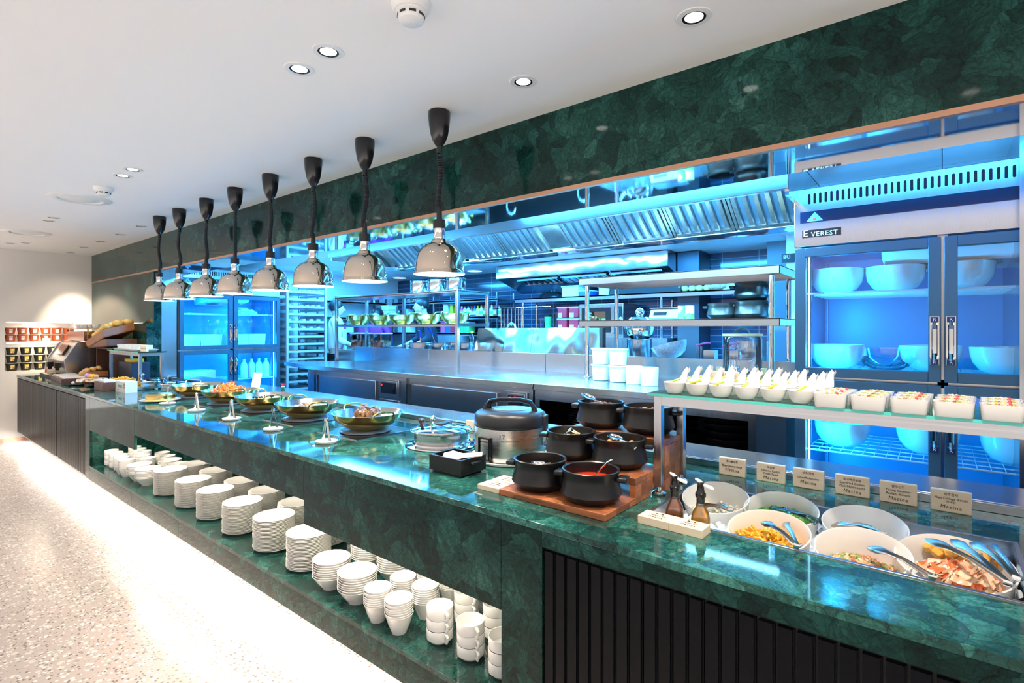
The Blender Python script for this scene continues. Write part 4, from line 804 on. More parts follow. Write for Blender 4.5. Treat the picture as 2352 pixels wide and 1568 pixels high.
for u, (x, z, w) in enumerate(((.004,.012,.028),(.018,.020,.030),(.030,.034,.028),(.037,.050,.021),(.042,.066,.014),(.048,.078,.010),(.056,.086,.008))):
    rg.append([(x-.002, -w, z+.008), (x+.002, 0, z-.002), (x-.002, w, z+.008), (x+.002, w*.85, z-.001), (x+.006, 0, z-.007), (x+.002, -w*.85, z-.001)])
P('tail', MB().loft(rg), CERAM, bt, ang=60)
F_BOAT = mottled('spicy_topping', [(.70,.12,.03),(.55,.07,.02),(.75,.30,.08)], 120, .2)
hp = heap(.020, .012, 16, .005, 'chunk'); me_h = None; k = 0; me_c = None
col = ['far left','second from the left','third from the left','third from the right','second from the right','rightmost']
for j, (yy, rw) in enumerate(((1.845,'front row'), (1.935,'middle row'), (2.02,'back row'))):
    for i in range(6):
        x = -.745 + .081*i + .012*j; lb = 'white spoon shaped dish on the glass shelf, %s, %s' % (rw, col[i])
        d = dup(bt, (x, yy, GZ), R(52), lb, 'spoon shaped dishes on the glass shelf') if k else bt
        if not k: bt.location = (x, yy, GZ); bt.rotation_euler = (0,0,R(52)); bt['label'] = lb; bt['group'] = 'spoon shaped dishes on the glass shelf'
        lb2 = 'red spicy topping in the %s white spoon dish, %s' % (col[i], rw)
        if not k: h0_ = food('spicy_bite', hp, F_BOAT, lb2, (x-.006, yy-.003, GZ+.027), 0, 'spicy bites in the spoon dishes')
        else: h = h0_.copy(); C.objects.link(h); h.location = (x-.006, yy-.003, GZ+.027); h.rotation_euler = (0,0,k); h['label'] = lb2
        lb3 = 'green celery stick leaning in the %s spoon dish, %s' % (col[i], rw)
        if not k: c0_ = ONE('celery_stick', MB().tube([(-.02,0,.0),(.018,0,.012)], .0042, 6), mat('celery', (.45,.70,.05), .4), lb3, 'celery', (x+.002, yy-.006, GZ+.040), R(40), 'celery sticks in the spoon dishes')
        else: h = c0_.copy(); C.objects.link(h); h.location = (x+rnd.uniform(-.006,.004), yy-.006, GZ+.040); h.rotation_euler = (0,0,rnd.uniform(0,1.5)); h['label'] = lb3
        k += 1
def rect_dish(w, d, h, wall=.0035):
    def ring(a, b, z, r=.009):
        p = []
        for cx, cy, a0 in ((a-r,b-r,0),(-a+r,b-r,90),(-a+r,-b+r,180),(a-r,-b+r,270)):
            for q in (0,30,60,90): p.append((cx+r*math.cos(R(a0+q)), cy+r*math.sin(R(a0+q)), z))
        return p
    a, b = w/2, d/2
    return MB().loft([ring(a*.88,b*.86,0), ring(a*.92,b*.92,.003), ring(a,b,h), ring(a-wall,b-wall,h), ring(a*.86,b*.82,.006)])
rd = ONE('rectangular_dish', rect_dish(.085, .062, .040), CERAM, 'x', 'dish'); k = 0
F_SAL = mottled('seafood_salad', [(.85,.55,.42),(.86,.70,.20),(.35,.45,.10),(.86,.78,.66),(.65,.10,.12)], 130, .2); sh = heap(.026, .010, 46, .0065, 'chunk', sx=1.35, sy=.9, base=-.012)
cl = ['first column beside the spoon dishes','second column','third column','fourth column','fifth column','sixth column at the right edge']
for j, (yy, rw) in enumerate(((1.822,'front'), (1.893,'middle'), (1.964,'back'))):
    for i in range(6):
        if j == 0 and i == 5: pass
        x = -.257 + .0935*i + .004*j; lb = 'white rectangular dish of salad on glass, %s row, %s' % (rw, cl[i])
        if not k: rd.location = (x, yy, GZ); rd['label'] = lb; rd['group'] = 'rectangular dishes on the glass shelf'; s0_ = food('seafood_salad', sh, F_SAL, 'pink and yellow salad in the %s rectangular dish, %s' % (rw, cl[i]), (x, yy, GZ+.032), 0, 'salad portions in the rectangular dishes')
        else:
            dup(rd, (x, yy, GZ), 0, lb); h = s0_.copy(); C.objects.link(h); h.location = (x, yy, GZ+.032); h.rotation_euler = (0,0,math.pi*(k%2)); h['label'] = 'pink and yellow salad in the %s rectangular dish, %s' % (rw, cl[i])
        k += 1
wsign('wooden sign standing behind the spoon dishes on the glass shelf', (-.64, 2.062, GZ), R(6), [('황태 무침', .013, .022), ('Seasoned Yellow Pollack', .012, .006), ('Salad', .012, -.010)], w=.105, h=.07, group=None, logo=False)
# ---------------------------------------------------------------- ice well
t = T('ice_well', 'rectangular steel ice well sunk into the marble at the right', 'ice well', ((wx0+wx1)/2, 1.82, .70))
P('rim', MB().box(wx0, wx1, wy0, wy0+.012, .880, .9035).box(wx0, wx1, wy1-.012, wy1, .880, .9035).box(wx0, wx0+.012, wy0+.012, wy1-.012, .880, .9035).box(wx1-.012, wx1, wy0+.012, wy1-.012, .880, .9035), STEEL, t, True, bev=.001)
P('basin', MB().box(wx0+.004, wx1-.004, wy0+.004, wy0+.008, .70, .885).box(wx0+.004, wx1-.004, wy1-.008, wy1-.004, .70, .885).box(wx0+.004, wx0+.008, wy0+.008, wy1-.008, .70, .885).box(wx1-.008, wx1-.004, wy0+.008, wy1-.008, .70, .885).box(wx0+.004, wx1-.004, wy0+.004, wy1-.004, .70, .71), STEEL, t, True)
ICE = mat('ice', (.80,.88,.95), .12, coat=.4, em=.12, emc=(.75,.9,1)); m = MB().box(wx0+.02, wx1-.02, wy0+.02, wy1-.02, .72, .838)
for k in range(520): m.ob((rnd.uniform(wx0+.02, wx1-.02), rnd.uniform(wy0+.02, wy1-.02), .84+rnd.uniform(-.004,.006)), .02, .017, .014, rotm(rnd.random()*3, rnd.random()*3, rnd.random()*3))
ICE = mat('ice_cubes', (.82,.90,.96), .12, coat=.4)
ONE('ice_cubes', m, ICE, 'bed of ice cubes around the white salad bowls', 'ice', ((wx0+wx1)/2, 1.82, .72), kind='stuff', w=True)
def sbowl(label, loc, s=1, rz=0, tilt=14):
    M = Matrix.Rotation(R(tilt), 3, 'X'); o = ONE('salad_bowl', MB().lathe([(r*s, z*s) for r, z in ((.001,0),(.085,0),(.094,.004),(.106,.05),(.111,.088),(.112,.094),(.109,.096),(.106,.090),(.100,.05),(.089,.012),(.001,.010))], n=56, M=M), CERAM, label, 'bowl', loc, rz, 'slanted white salad bowls in the ice well'); return o
bz = .815
SB = [(-.625,1.935,'far left, with bean sprouts and tongs'), (-.415,1.945,'back middle, with green leaves'), (-.185,1.95,'back right, nearly empty, with steel tongs'), (-.40,1.72,'front left, with orange shreds'), (-.168,1.72,'front middle, with mixed mushrooms and greens')]
for x, y, w in SB: sbowl('slanted white bowl in the ice, ' + w, (x, y, bz))
sbowl('large slanted white bowl in the ice at the right, with kimchi', (.022, 1.79, bz-.01), 1.10)
def inb(i, h=.05): return (SB[i][0], SB[i][1]+.004, bz+h-.022)
food('bean_sprouts', heap(.085, .02, 70, .011, 'strip', base=-.01), F_BEAN, 'pale bean sprouts in the far left salad bowl', inb(0))
food('green_leaves', heap(.085, .03, 90, .018, 'leaf', base=-.01), F_GRN, 'green lettuce leaves in the back middle salad bowl', inb(1, .055))
food('radish_salad', heap(.08, .012, 50, .010, 'strip', base=-.01), F_BEAN, 'little pale salad left in the back right bowl', inb(2, .03))
food('orange_shreds', heap(.088, .035, 190, .016, 'strip', base=-.01), F_SHR, 'orange shredded radish in the front left salad bowl', inb(3, .055))
food('mushroom_mix', heap(.085, .025, 120, .010, 'chunk', base=-.01), F_MIX, 'mixed golden mushrooms and greens in the front middle bowl', inb(4, .055))
food('cabbage_kimchi', heap(.080, .036, 190, .017, 'leaf', sx=1, sy=.62), F_KIM, 'orange red cabbage kimchi in the front of the large bowl', (.035, 1.765, bz+.045))
m = heap(.07, .03, 4, .012, 'chunk', sx=1.1, sy=.5)
food('kimchi_base', m, F_SHR, 'yellow radish pile at the back of the large bowl', (.045, 1.86, bz+.045))
cube = MB().ob((0,0,0), .026, .020, .018)
for k in range(22):
    lb = 'orange radish cube in the back of the large kimchi bowl'; loc = (.045+rnd.uniform(-.075,.075), 1.855+rnd.uniform(-.02,.03), bz+.082+rnd.uniform(-.008,.008))
    if k == 0: q_ = ONE('radish_cube', cube, mat('radish', (.82,.45,.08), .25), lb, 'radish', loc, 1, 'radish cubes in the large bowl', bev=.003)
    else: h = q_.copy(); C.objects.link(h); h.location = loc; h.rotation_euler = (rnd.uniform(-.5,.5), rnd.uniform(-.5,.5), rnd.random()*3)
def ltongs(label, a, b, w=.020, name='salad_tongs', mt=None, two=True):
    """tongs lying from tip a to bend b"""
    a, b = Vector(a), Vector(b); d = b-a; side = d.cross(Vector((0,0,1))).normalized(); t = T(name, label, 'tongs', tuple(a))
    for s in ((-1, 1) if two else (0,)):
        pts = [a + d*u + side*s*w*(1-u)*1.6 + Vector((0,0,.012*math.sin(u*3.14))) for u in (0,.08,.2,.35,.6,1)]
        P('arm', MB().tube(pts, [.003,.010,.013,.007,.006,.007], 8, flat=.25), mt or TSTEEL, t, True)
    P('bend', MB().tube([b-side*.008, b+d.normalized()*.008, b+side*.008], .009, 8, flat=.6), CHROME, t, True)
ltongs('steel tongs in the far left salad bowl', (-.66, 1.93, .862), (-.56, 1.87, .885)); 
spoon('glass_spoon', 'green glass looking spoon lying over the lettuce bowl', 'spoon', (-.42, 1.93, .905), R(-42), L=.13, tilt=6, bowl=(.022,.04), mt=GLASSG, hr=.009)
ltongs('steel tongs leaning in the back right bowl', (-.25, 1.96, .88), (-.135, 1.845, .915))
ltongs('steel tongs standing in the orange shreds of the front left bowl', (-.40, 1.745, .915), (-.305, 1.60, .915))
ltongs('broad steel spoon tongs in the front middle bowl', (-.16, 1.735, .905), (-.02, 1.60, .915), two=False)
ltongs('steel tongs lying across the kimchi in the large bowl', (-.01, 1.83, .935), (.115, 1.645, .925)); ltongs('second pair of steel tongs on the radish cubes in the large bowl', (.075, 1.865, .935), (.135, 1.69, .925), .012)
def oil(label, loc, col):
    t = T('oil_bottle', label, 'bottle', loc, R(15), 'oil bottles in the ice well')
    def sq(r, z, e): return [(r*(abs(math.cos(a))**e)*math.copysign(1,math.cos(a)), r*(abs(math.sin(a))**e)*math.copysign(1,math.sin(a)), z) for a in [2*math.pi*k/28+.01 for k in range(28)]]
    P('bottle', MB().loft([sq(.026,0,.5), sq(.0275,.003,.5), sq(.0275,.065,.5), sq(.024,.082,.65), sq(.014,.100,.9), sq(.0125,.112,1), sq(.0125,.128,1), sq(.0140,.129,1), sq(.0140,.133,1)]), pane('bottle_glass', (.97,.98,1), .06) if 'bottle_glass' not in bpy.data.materials else bpy.data.materials['bottle_glass'], t)
    P('oil', MB().loft([sq(.0255,.003,.5), sq(.0262,.006,.5), sq(.0262,.062,.5), sq(.0225,.080,.65), sq(.0125,.098,.9), sq(.0115,.104,1)]), mat(label[:9]+'_oil', col, .08, coat=.6), t)
    P('stopper', MB().lathe([(.0155,.131),(.0160,.134),(.0160,.142),(.0135,.144),(.0115,.150),(.009,.170),(.012,.176),(.001,.178)], n=20), BLACK, t)
    P('stopper_ring', MB().lathe([(.0122,.112),(.0122,.131)], n=20), BLACKM, t)
    P('pour_flap', MB().tube([(-.016,0,.186),(-.004,0,.180),(.012,0,.168),(.030,0,.162),(.038,0,.158)], [.003,.006,.005,.007,.005], 8, flat=.6), WHITEP, t)
oil('dark amber oil bottle with white pourer, left of the two', (-.675, 1.672, .847), (.42,.12,.01)); oil('golden oil bottle with white pourer, right of the two', (-.585, 1.655, .847), (.78,.38,.01))
wsign('flat wooden sign reading Sesame oil in front of the oil bottles', (-.683, 1.555, .9), R(-1), [('참기름', .010, .018), ('Sesame oil', .011, .002)], True, w=.100, h=.066, d=.024, group='flat wooden signs'); wsign('flat wooden sign reading Perilla oil in front of the oil bottles', (-.582, 1.553, .9), R(-1), [('들기름', .010, .018), ('Perilla oil', .011, .002)], True, w=.100, h=.066, d=.024, group='flat wooden signs')
LN = [(-.668, [('콩나물무침', .010, .022), ('Bean Sprout Salad', .0115, .004)], 'Bean Sprout Salad'), (-.522, [('무생채', .010, .022), ('Julienne Radish', .0115, .009), ('Fresh Salad', .0115, -.003)], 'Julienne Radish Fresh Salad'), (-.392, [('상추/깻잎', .010, .022), ('Lettuce/Perilla Leaves', .0105, .004)], 'Lettuce/Perilla Leaves'),
      (-.252, [('표고버섯볶음', .010, .022), ('Stur-fried Golden', .0115, .009), ('Oak Mushrooms', .0115, -.003)], 'Stur-fried Golden Oak Mushrooms'), (-.118, [('열무김치', .010, .022), ('Young Summer', .0115, .009), ('Radish  Kimchi', .0115, -.003)], 'Young Summer Radish Kimchi'), (.022, [('배추김치', .010, .022), ('Napa Cabbage  Kimchi', .0105, .009), ('국내산', .009, -.002)], 'Napa Cabbage Kimchi')]
for x, l, s in LN: wsign('upright wooden sign reading %s behind the ice well' % s, (x, 2.252, .9), 0, l, group='upright wooden signs behind the ice well')
# ---------------------------------------------------------------- far left end of the buffet
# noodle cups in the lit niche
ns = T('niche_shelf', 'white shelf board across the lit wall niche', 'shelf', (WX-.1, 1.6, 1.33)); P('board', MB().box(WX-.215, WX+.01, ya+.002, yb-.002, 1.318, 1.332), WHITEP, ns, True)
P('light_strip', MB().box(WX-.03, WX-.02, ya+.02, yb-.02, 1.306, 1.317), WHITEG, ns, True)
for z in (zb-.012, 1.30): light('niche_light', 'AREA', (WX-.05, 1.6, z), 3.2, (1,.85,.62), .02, .6, target=(WX-.1, 1.6, z-1))
ONE('niche_lamp', MB().box(WX-.04, WX-.03, ya+.02, yb-.02, zb-.010, zb-.001), WHITEG, 'glowing light strip along the top of the wall niche', 'light', (WX, 1.6, zb-.01), w=True)
def cup(name, label, side, lidc, band):
    t = T(name, label, 'cup'); P('body', MB().lathe([(.001,0),(.036,0),(.038,.002),(.050,.078),(.052,.080)], n=26), side, t); P('lid', MB().lathe([(.053,.079),(.053,.083),(.001,.084)], n=26), lidc, t)
    b = MB(); pts = [(-.5,.020),(.5,.020),(.5,.062),(-.5,.062)]
    for k in range(8):
        a0, a1 = -.35+k*.7/8, -.35+(k+1)*.7/8; r0, r1 = .0415, .0485; b.add([(r0*math.cos(a0), r0*math.sin(a0), .02),(r0*math.cos(a1), r0*math.sin(a1), .02),(r1*math.cos(a1), r1*math.sin(a1), .066),(r1*math.cos(a0), r1*math.sin(a0), .066)], [(0,1,2,3)])
    P('label_patch', b, band, t); return t
redc = mat('cup_red', (.42,.09,.035), .35); blackc = mottled('cup_black', [(.012,.010,.010),(.02,.015,.012)], 60); foodp = mottled('cup_picture', [(.85,.55,.05),(.6,.15,.03),(.75,.65,.1),(.85,.8,.7)], 90)
for proto, zs, rows, colr in ((cup('noodle_cup', 'x', redc, mat('cup_lid', (.55,.42,.36), .3), WHITEP), 1.333, 2, 'red'), (cup('noodle_cup', 'x', blackc, WHITEP, foodp), .936, 3, 'black')):
    k = 0; scl = 1.14 if rows == 2 else 1.28; proto.scale = (scl, scl, scl)
    for r in range(rows):
        for i in range(6 if rows == 2 else 5):
            loc = (WX-.075, (1.30 if rows == 2 else 1.315)+i*(.121 if rows == 2 else .142), zs + r*.0845*scl)
            lb = '%s instant noodle cup in the wall niche, %s row, %s from the left' % (colr, (['lower','upper'] if rows == 2 else ['bottom','middle','top'])[r], ['first','second','third','fourth','fifth','sixth'][i])
            if not k:
                proto.location = loc; proto['label'] = lb; proto['group'] = colr+' noodle cups in the niche'
                Mt = face_m((.0465, 0, .050), (1,0,0)); text('왕뚜껑' if rows == 2 else '짜파', .014, Mt, INKD if rows == 2 else WHITEP, proto)
            else: dup(proto, loc, 0, lb, colr+' noodle cups in the niche')
            k += 1
wsign('small wooden sign in front of the red noodle cups', (WX-.004, 1.66, 1.332), R(90), [], w=.09, h=.045, d=.012, logo=False)
# coffee machine
def at0(px, py, z=.9): return on(px, py, z)
t = T('coffee_machine', 'steel coffee machine with slanted front at the far left', 'coffee machine', (-8.75, 1.85, .9))
PR = [(1.60,.95),(1.575,1.12),(1.70,1.335),(1.74,1.35),(2.06,1.35),(2.06,.93),(1.66,.93)]
P('body', MB().ext([(y+.012, z-.012) for y, z in PR], -9.2, -8.33), brushed('machine_steel', (.60,.54,.50), .3), t, True, bev=.006)
P('side_cheek', MB().ext(PR, -8.33, -8.30), STEEL, t, True, bev=.005); P('side_cheek', MB().ext(PR, -9.23, -9.20), STEEL, t, True, bev=.005)
P('display', MB().ob((-8.75,1.645,1.24), .34, .012, .14, Matrix.Rotation(R(-30), 4, 'X')), BLACK, t, True)
for x in (-8.95, -8.55): P('spout', MB().box(x-.03, x+.03, 1.53, 1.59, 1.02, 1.08).box(x-.006, x+.006, 1.54, 1.58, .99, 1.02), BLACK, t, True)
P('drip_tray', MB().box(-9.2, -8.33, 1.50, 1.60, .90, .93), BLACKM, t, True); P('foot', MB().box(-8.45,-8.36,1.68,2.0,.90,.93), BLACKM, t, True); P('foot', MB().box(-9.18,-9.09,1.68,2.0,.90,.93), BLACKM, t, True)
t = T('cup_warmer', 'grey cup warmer box with steel rail behind the coffee machine', 'cup warmer', (-9.0, 1.95, 1.35)); P('box', MB().box(-9.4, -8.55, 1.82, 2.10, 1.352, 1.47), STEELV, t, True, bev=.004); P('rail_top', MB().box(-9.45, -8.35, 1.80, 2.12, 1.50, 1.512), STEEL, t, True)
for x in (-9.42, -8.38): P('leg', MB().box(x-.01, x+.01, 1.82, 1.84, 1.352, 1.50), CHROME, t, True)
cc = ONE('coffee_cup', MB().lathe([(.001,0),(.022,0),(.038,.018),(.043,.055),(.041,.055),(.036,.02),(.001,.005)], n=24), CERAM, 'white coffee cup on the coffee machine, leftmost', 'cup', (-9.30, 1.93, 1.512), 0, 'cups on the coffee machine')
for i, w in enumerate(('second from the left', 'third from the left', 'fourth from the left', 'rightmost')): dup(cc, (-9.09+i*.21, 1.93, 1.512), 0, 'white coffee cup on the coffee machine, '+w)
# bread crates
def crate(label, c, w, d, h, rx, rz, mt=WOODO, bread=None):
    t = T('bread_crate', label, 'crate', c, rz); M = Matrix.Rotation(rx, 4, 'Y') @ Matrix.Rotation(R(16) if bread else 0, 4, 'X'); m = MB(); s = .014
    for (x,y,z,a,b,e) in ((0,0,s/2,w,d,s),(0,-d/2+s/2,h/2,w,s,h),(0,d/2-s/2,h/2,w,s,h),(-w/2+s/2,0,h/2,s,d-2*s,h),(w/2-s/2,0,h/2,s,d-2*s,h)):
        P('bottom' if e == s else 'side', MB().ob(M @ Vector((x,y,z)), a, b, e, M), mt, t, bev=.001)
    return t
crate('tilted orange wooden crate of round breads, topmost at the far left', (-7.86, 1.95, 1.38), .62, .34, .09, R(-13), R(2), bread=True); crate('darker wooden crate under the tilted bread crate', (-7.80, 1.97, 1.285), .66, .36, .085, R(-3), R(2), wood('brown_crate', (.20,.07,.03), (.28,.10,.045)))
t = T('crate_stand', 'dark wooden frame under the bread crates beside the green wall', 'stand', (-7.8, 2.0, .9)); P('side', MB().box(-8.15,-8.13,1.86,2.09,.9,1.26), WALNUT, t, True); P('side', MB().box(-7.49,-7.47,1.86,2.09,.9,1.28), WALNUT, t, True); P('top', MB().box(-8.15,-7.47,1.86,2.09,1.262,1.28), WALNUT, t, True)
br = MB().ball((0,0,0), .058, 14, 1.1, .9, .7)
k = 0
for i in range(5):
    for j in range(3):
        u = -.22+.11*i; v = -.10+.10*j; loc = (-7.86+u*math.cos(R(13)), 1.95+v, 1.500+u*math.sin(R(13))+.02-.015*abs(j-1)+v*.29)
        lb = 'round golden bread roll in the tilted crate'
        if not k: q_ = ONE('bread_roll', br, mottled('golden_bread', [(.75,.42,.08),(.85,.58,.16)], 30, .35), lb, 'bread', loc, 0, 'bread rolls in the tilted crate')
        else: h = q_.copy(); C.objects.link(h); h.location = loc; h.rotation_euler = (0,0,k)
        k += 1
# dark display block with cake
ONE('display_block', MB().box(-7.42, -6.95, 1.90, 2.08, .9, 1.13), mat('navy_block', (.02,.03,.06), .4), 'dark blue display block inside the small glass stand', 'block', (-7.18, 1.99, .9), w=True, bev=.004)
t = T('yellow_cake', 'yellow cake with dark berries on the dark display block', 'cake', (-7.18, 1.99, 1.13)); P('base', MB().lathe([(.001,0),(.15,0),(.155,.01),(.15,.035),(.001,.04)], n=32, sx=1.3, sy=.5), mat('cake_yellow', (.85,.55,.03), .4), t); P('topping', heap(.13,.03,40,.012,'chunk',sx=1.3,sy=.5,base=.02), mottled('berry_cream', [(.8,.75,.75),(.10,.03,.06),(.85,.8,.8)], 60), t)
# cups tray on small glass stand
p = (-6.82, 1.895, 1.2702); t = ONE('white_tray', rect_dish(.85,.20,.022), WHITEP, 'white tray of small dessert cups on the small glass stand', 'tray', p)
dc = T('dessert_cup', 'x', 'cup'); P('glass', MB().lathe([(.001,.001),(.022,.001),(.029,.055)], n=16), WHITEP, dc); P('fruit', MB().lathe([(.001,.058),(.022,.054),(.0285,.050)], n=12), F_SHR, dc); k = 0
for i in range(9):
    for j in range(2):
        loc = (p[0]-.36+.085*i, p[1]-.04+.085*j, p[2]+.008); lb = 'dessert cup with fruit on far glass stand, %s row, %s from left' % (('front','rear')[j], ORD[i])
        if not k: dc.location = loc; dc['label'] = lb; dc['group'] = 'dessert cups on the far stand'
        else: dup(dc, loc, 0, lb, 'dessert cups on the far stand')
        k += 1
wsign('small wooden sign beside the dessert cups on the far stand', (-6.36, 1.84, 1.2702), R(30), [], w=.07, h=.065, d=.03, logo=True)
# cake stand with round sweets
q = on(212, 888, .9); t = T('cake_stand', 'black footed cake stand with a cream topped tart', 'cake stand', tuple(q)); P('foot', MB().lathe([(.001,0),(.07,0),(.02,.01),(.018,.035),(.14,.05),(.145,.055),(.001,.056)], n=36), BLACK, t)
ONE('tart', MB().lathe([(.001,.0),(.13,.0),(.135,.008),(.128,.03),(.001,.034)], n=36), mottled('tart', [(.8,.6,.35),(.9,.85,.8),(.35,.12,.05)], 25), 'round cream tart on the black cake stand', 'cake', (q.x, q.y, q.z+.056))
for i, (c_, w) in enumerate((((.45,.35,.75),'lilac'), ((.75,.35,.22),'pink'), ((.85,.70,.03),'yellow'), ((.8,.42,.25),'orange'))):
    ONE('round_sweet', MB().ball((0,0,.026), .026, 14, 1, 1, .85), mat('sweet_'+w, c_, .35), w+' round sweet on the cream tart', 'sweet', (q.x-.10+.066*i, q.y-.02+.01*i, q.z+.088), 0, 'round sweets on the tart')
# loaf basket, boxes, tray, pots
q = on(250, 870, .9); crate('wooden crate of long golden loaves behind the tart', (-7.75, 1.72, .905), .42, .20, .07, R(-12), R(5))
for i in range(3): ONE('long_loaf', MB().tube([(-.17,0,0),(-.12,0,.012),(.10,0,.014),(.17,0,0)], [.012,.033,.033,.012], 12), F_BRO, 'long golden loaf in the crate behind the tart, '+['front','middle','rear'][i], 'bread', (-7.75, 1.66+.055*i, .99+.01*i), 0, 'long loaves').rotation_euler = (0, R(-12), 0)
def wb(name, label, cat, px, py, w, d, h, mt, rz=0):
    q = on(px, py, .9); return ONE(name, MB().box(-w/2,w/2,0,d,0,h), mt, label, cat, tuple(q), rz, bev=.003)
t = T('brown_tray_box', 'wide flat brown box with white paper at the far left counter', 'box', tuple(on(128, 876, .9)), R(-4)); P('box', MB().box(-.42,.42,0,.24,0,.055), WALNUT, t, bev=.003); P('paper', MB().box(-.40,.40,.02,.22,.055,.062), WHITEP, t)
t = T('small_black_tray', 'small black tray with cream centre on the far counter', 'tray', tuple(on(168, 884, .9)), 0); P('tray', rect_dish(.30,.14,.014), BLACK, t); P('pinch_knob', MB().ball((0,0,.022), .018, 10), CERAM, t)
t = T('brown_napkin_box', 'dark brown box of white napkins next to the white glove box', 'box', tuple(on(226, 897, .9)), 0); P('box', MB().box(-.15,.14,0,.15,0,.085), WALNUT, t, bev=.003); P('napkins', MB().box(-.12,.12,.02,.13,.085,.100), WHITEP, t)
q = on(276, 901, .9); t = T('glove_box', 'white and green disposable glove box near the far counter front', 'box', tuple(q), R(3)); P('carton', MB().box(-.125,.125,0,.10,0,.105), WHITEP, t, bev=.001)
P('green_corner', MB().ext([(-.123,.012),(-.095,.05),(-.10,.094),(-.123,.094)], -.0012, 0, 'y'), mat('leaf_green', (.08,.5,.05), .5), t); text('위생장갑', .028, face_m((0,-.0008,.058)), mat('green_ink', (.02,.28,.12), .5), t); text('300매', .013, face_m((-.06,-.0008,.022)), bpy.data.materials['green_ink'], t)
fl = MB()
for dx, dz in ((.085,.07),(.105,.055),(.10,.085),(.112,.075),(.095,.05)): fl.ball((dx,-.001,dz), .010, 8, 1, .1, 1)
P('flower_print', fl, mottled('print', [(.1,.5,.08),(.7,.15,.1),(.35,.2,.55)], 50), t)
q = on(252, 889, .9)
ONE('long_white_tray', rect_dish(.75,.22,.035), CERAM, 'long white tray of golden fried food behind the glove box', 'tray', (q.x+.22, q.y+.06, .9))
food('golden_fries', heap(.16,.085,150,.024,'strip',sx=1.9,sy=.62,base=-.01), F_OR if False else mottled('golden', [(.85,.50,.06),(.80,.40,.04)], 40), 'golden fried food piled in the long white tray', (q.x+.22, q.y+.06, .925))
warmer('soup_warmer', 'steel soup pot with black knob at the far end, left of two', tuple(on(352, 893, .9)), R(10), .115, base=False); warmer('soup_warmer', 'steel soup pot with black knob at the far end, right of two', tuple(on(402, 900, .9)), R(40), .115, base=False)
q = on(368, 921, .9); ONE('white_plate', MB().lathe([(.001,.002),(.07,.002),(.145,.012),(.148,.015),(.07,.007),(.001,.006)], n=40), CERAM, 'white plate under the brass domed lid', 'plate', tuple(q)); ONE('brass_dome', MB().lathe([(.105,.0),(.108,.01),(.104,.045),(.09,.058),(.001,.062)], n=40), BRASS, 'low brass domed lid on the white plate near the far pans', 'food cover', (q.x, q.y, q.z+.008))
for px, py, w in ((344,866,'first'),(356,868,'second'),(372,866,'third')):
    q = on(px, py+14, .9); ONE('small_block_sign', MB().box(-.03,.03,0,.02,0,.055), WOODL, 'tiny wooden sign block behind the far soup pots, %s from the left' % w, 'sign', (q.x, min(q.y, 2.26), .9), 0, 'tiny sign blocks', bev=.003)
q = on(80, 862, .9)
wsign('tiny wooden sign near the noodle cups', tuple(on(118, 862, .9)), R(60), [], w=.10, h=.07, d=.03, logo=False)
ONE('red_snack_box', MB().box(-.10,.10,-.04,.04,0,.06), mat('red_snack', (.65,.05,.03), .4), 'small red snack box in front of the black noodle cups', 'box', tuple(on(122, 858, .9)), R(20), bev=.002)
# ---------------------------------------------------------------- bowls in the fridges
gb = ONE('mixing_bowl', MB().lathe([(.001,.003),(.055,.003),(.058,0),(.065,.0),(.10,.022),(.125,.06),(.134,.10),(.137,.135),(.1325,.137),(.129,.10),(.119,.06),(.095,.027),(.001,.010)], n=44), CERAM, 'x', 'bowl')
FB = [(-.47,3.52,1.703,'upper left shelf'), (-.20,3.54,1.703,'upper middle shelf'), (.075,3.56,1.703,'upper right shelf'), (-.47,3.52,1.278,'middle level, far left'), (-.05,3.62,1.278,'middle level, behind the door handles'), (.24,3.52,1.278,'middle level, right'), (-.44,3.50,.848,'lower shelf, left'), (-.06,3.56,.848,'lower shelf, middle'), (.28,3.54,.848,'lower shelf, right')]
for i, (x, y, z, w) in enumerate(FB):
    lb = 'large white bowl inside the right fridge, '+w
    if not i: gb.location = (x,y,z); gb['label'] = lb; gb['group'] = 'white bowls in the right fridge'
    else: dup(gb, (x,y,z), 0, lb)
ONE('glass_bowl', MB().lathe([(.001,.003),(.06,.003),(.105,.03),(.130,.075),(.134,.12)], n=40), pane('bowl_glass', (.8,.92,1), .15), 'clear glass bowl inside the right fridge between the white bowls', 'bowl', (-.235, 3.50, 1.278))
# left fridge contents (front faces +x)
bn = T('storage_bin', 'x', 'bin'); P('body', rect_dish(.26,.20,.15,.004), WHITEP, bn)
for i, (y, w) in enumerate(((2.60,'first'),(2.85,'second'),(3.20,'third'),(3.42,'fourth'))):
    loc = (-7.36, y, 1.285); lb = 'white storage bin in the left fridge, %s from the left' % w
    if not i: bn.location = loc; bn.rotation_euler = (0,0,R(90)); bn['label'] = lb; bn['group'] = 'bins in the left fridge'
    else: dup(bn, loc, R(90), lb)
ONE('white_box', MB().box(-.15,.15,-.2,.2,0,.13), WHITEP, 'white box on the low shelf of the left fridge', 'box', (-7.37, 2.68, .85), bev=.004)
ONE('ice_bags', heap(.17,.08,50,.03,'chunk'), WHITEP, 'white crumpled bags on the top shelf of the left fridge', 'bag', (-7.40, 3.30, 1.705), kind='stuff')
jb = T('milk_bottle', 'x', 'bottle'); P('body', MB().lathe([(.001,0),(.042,0),(.045,.005),(.045,.15),(.035,.19),(.016,.215),(.015,.235)], n=24), WHITEP, jb); P('cap', MB().lathe([(.017,.232),(.017,.25),(.001,.251)], n=16), WHITEP, jb)
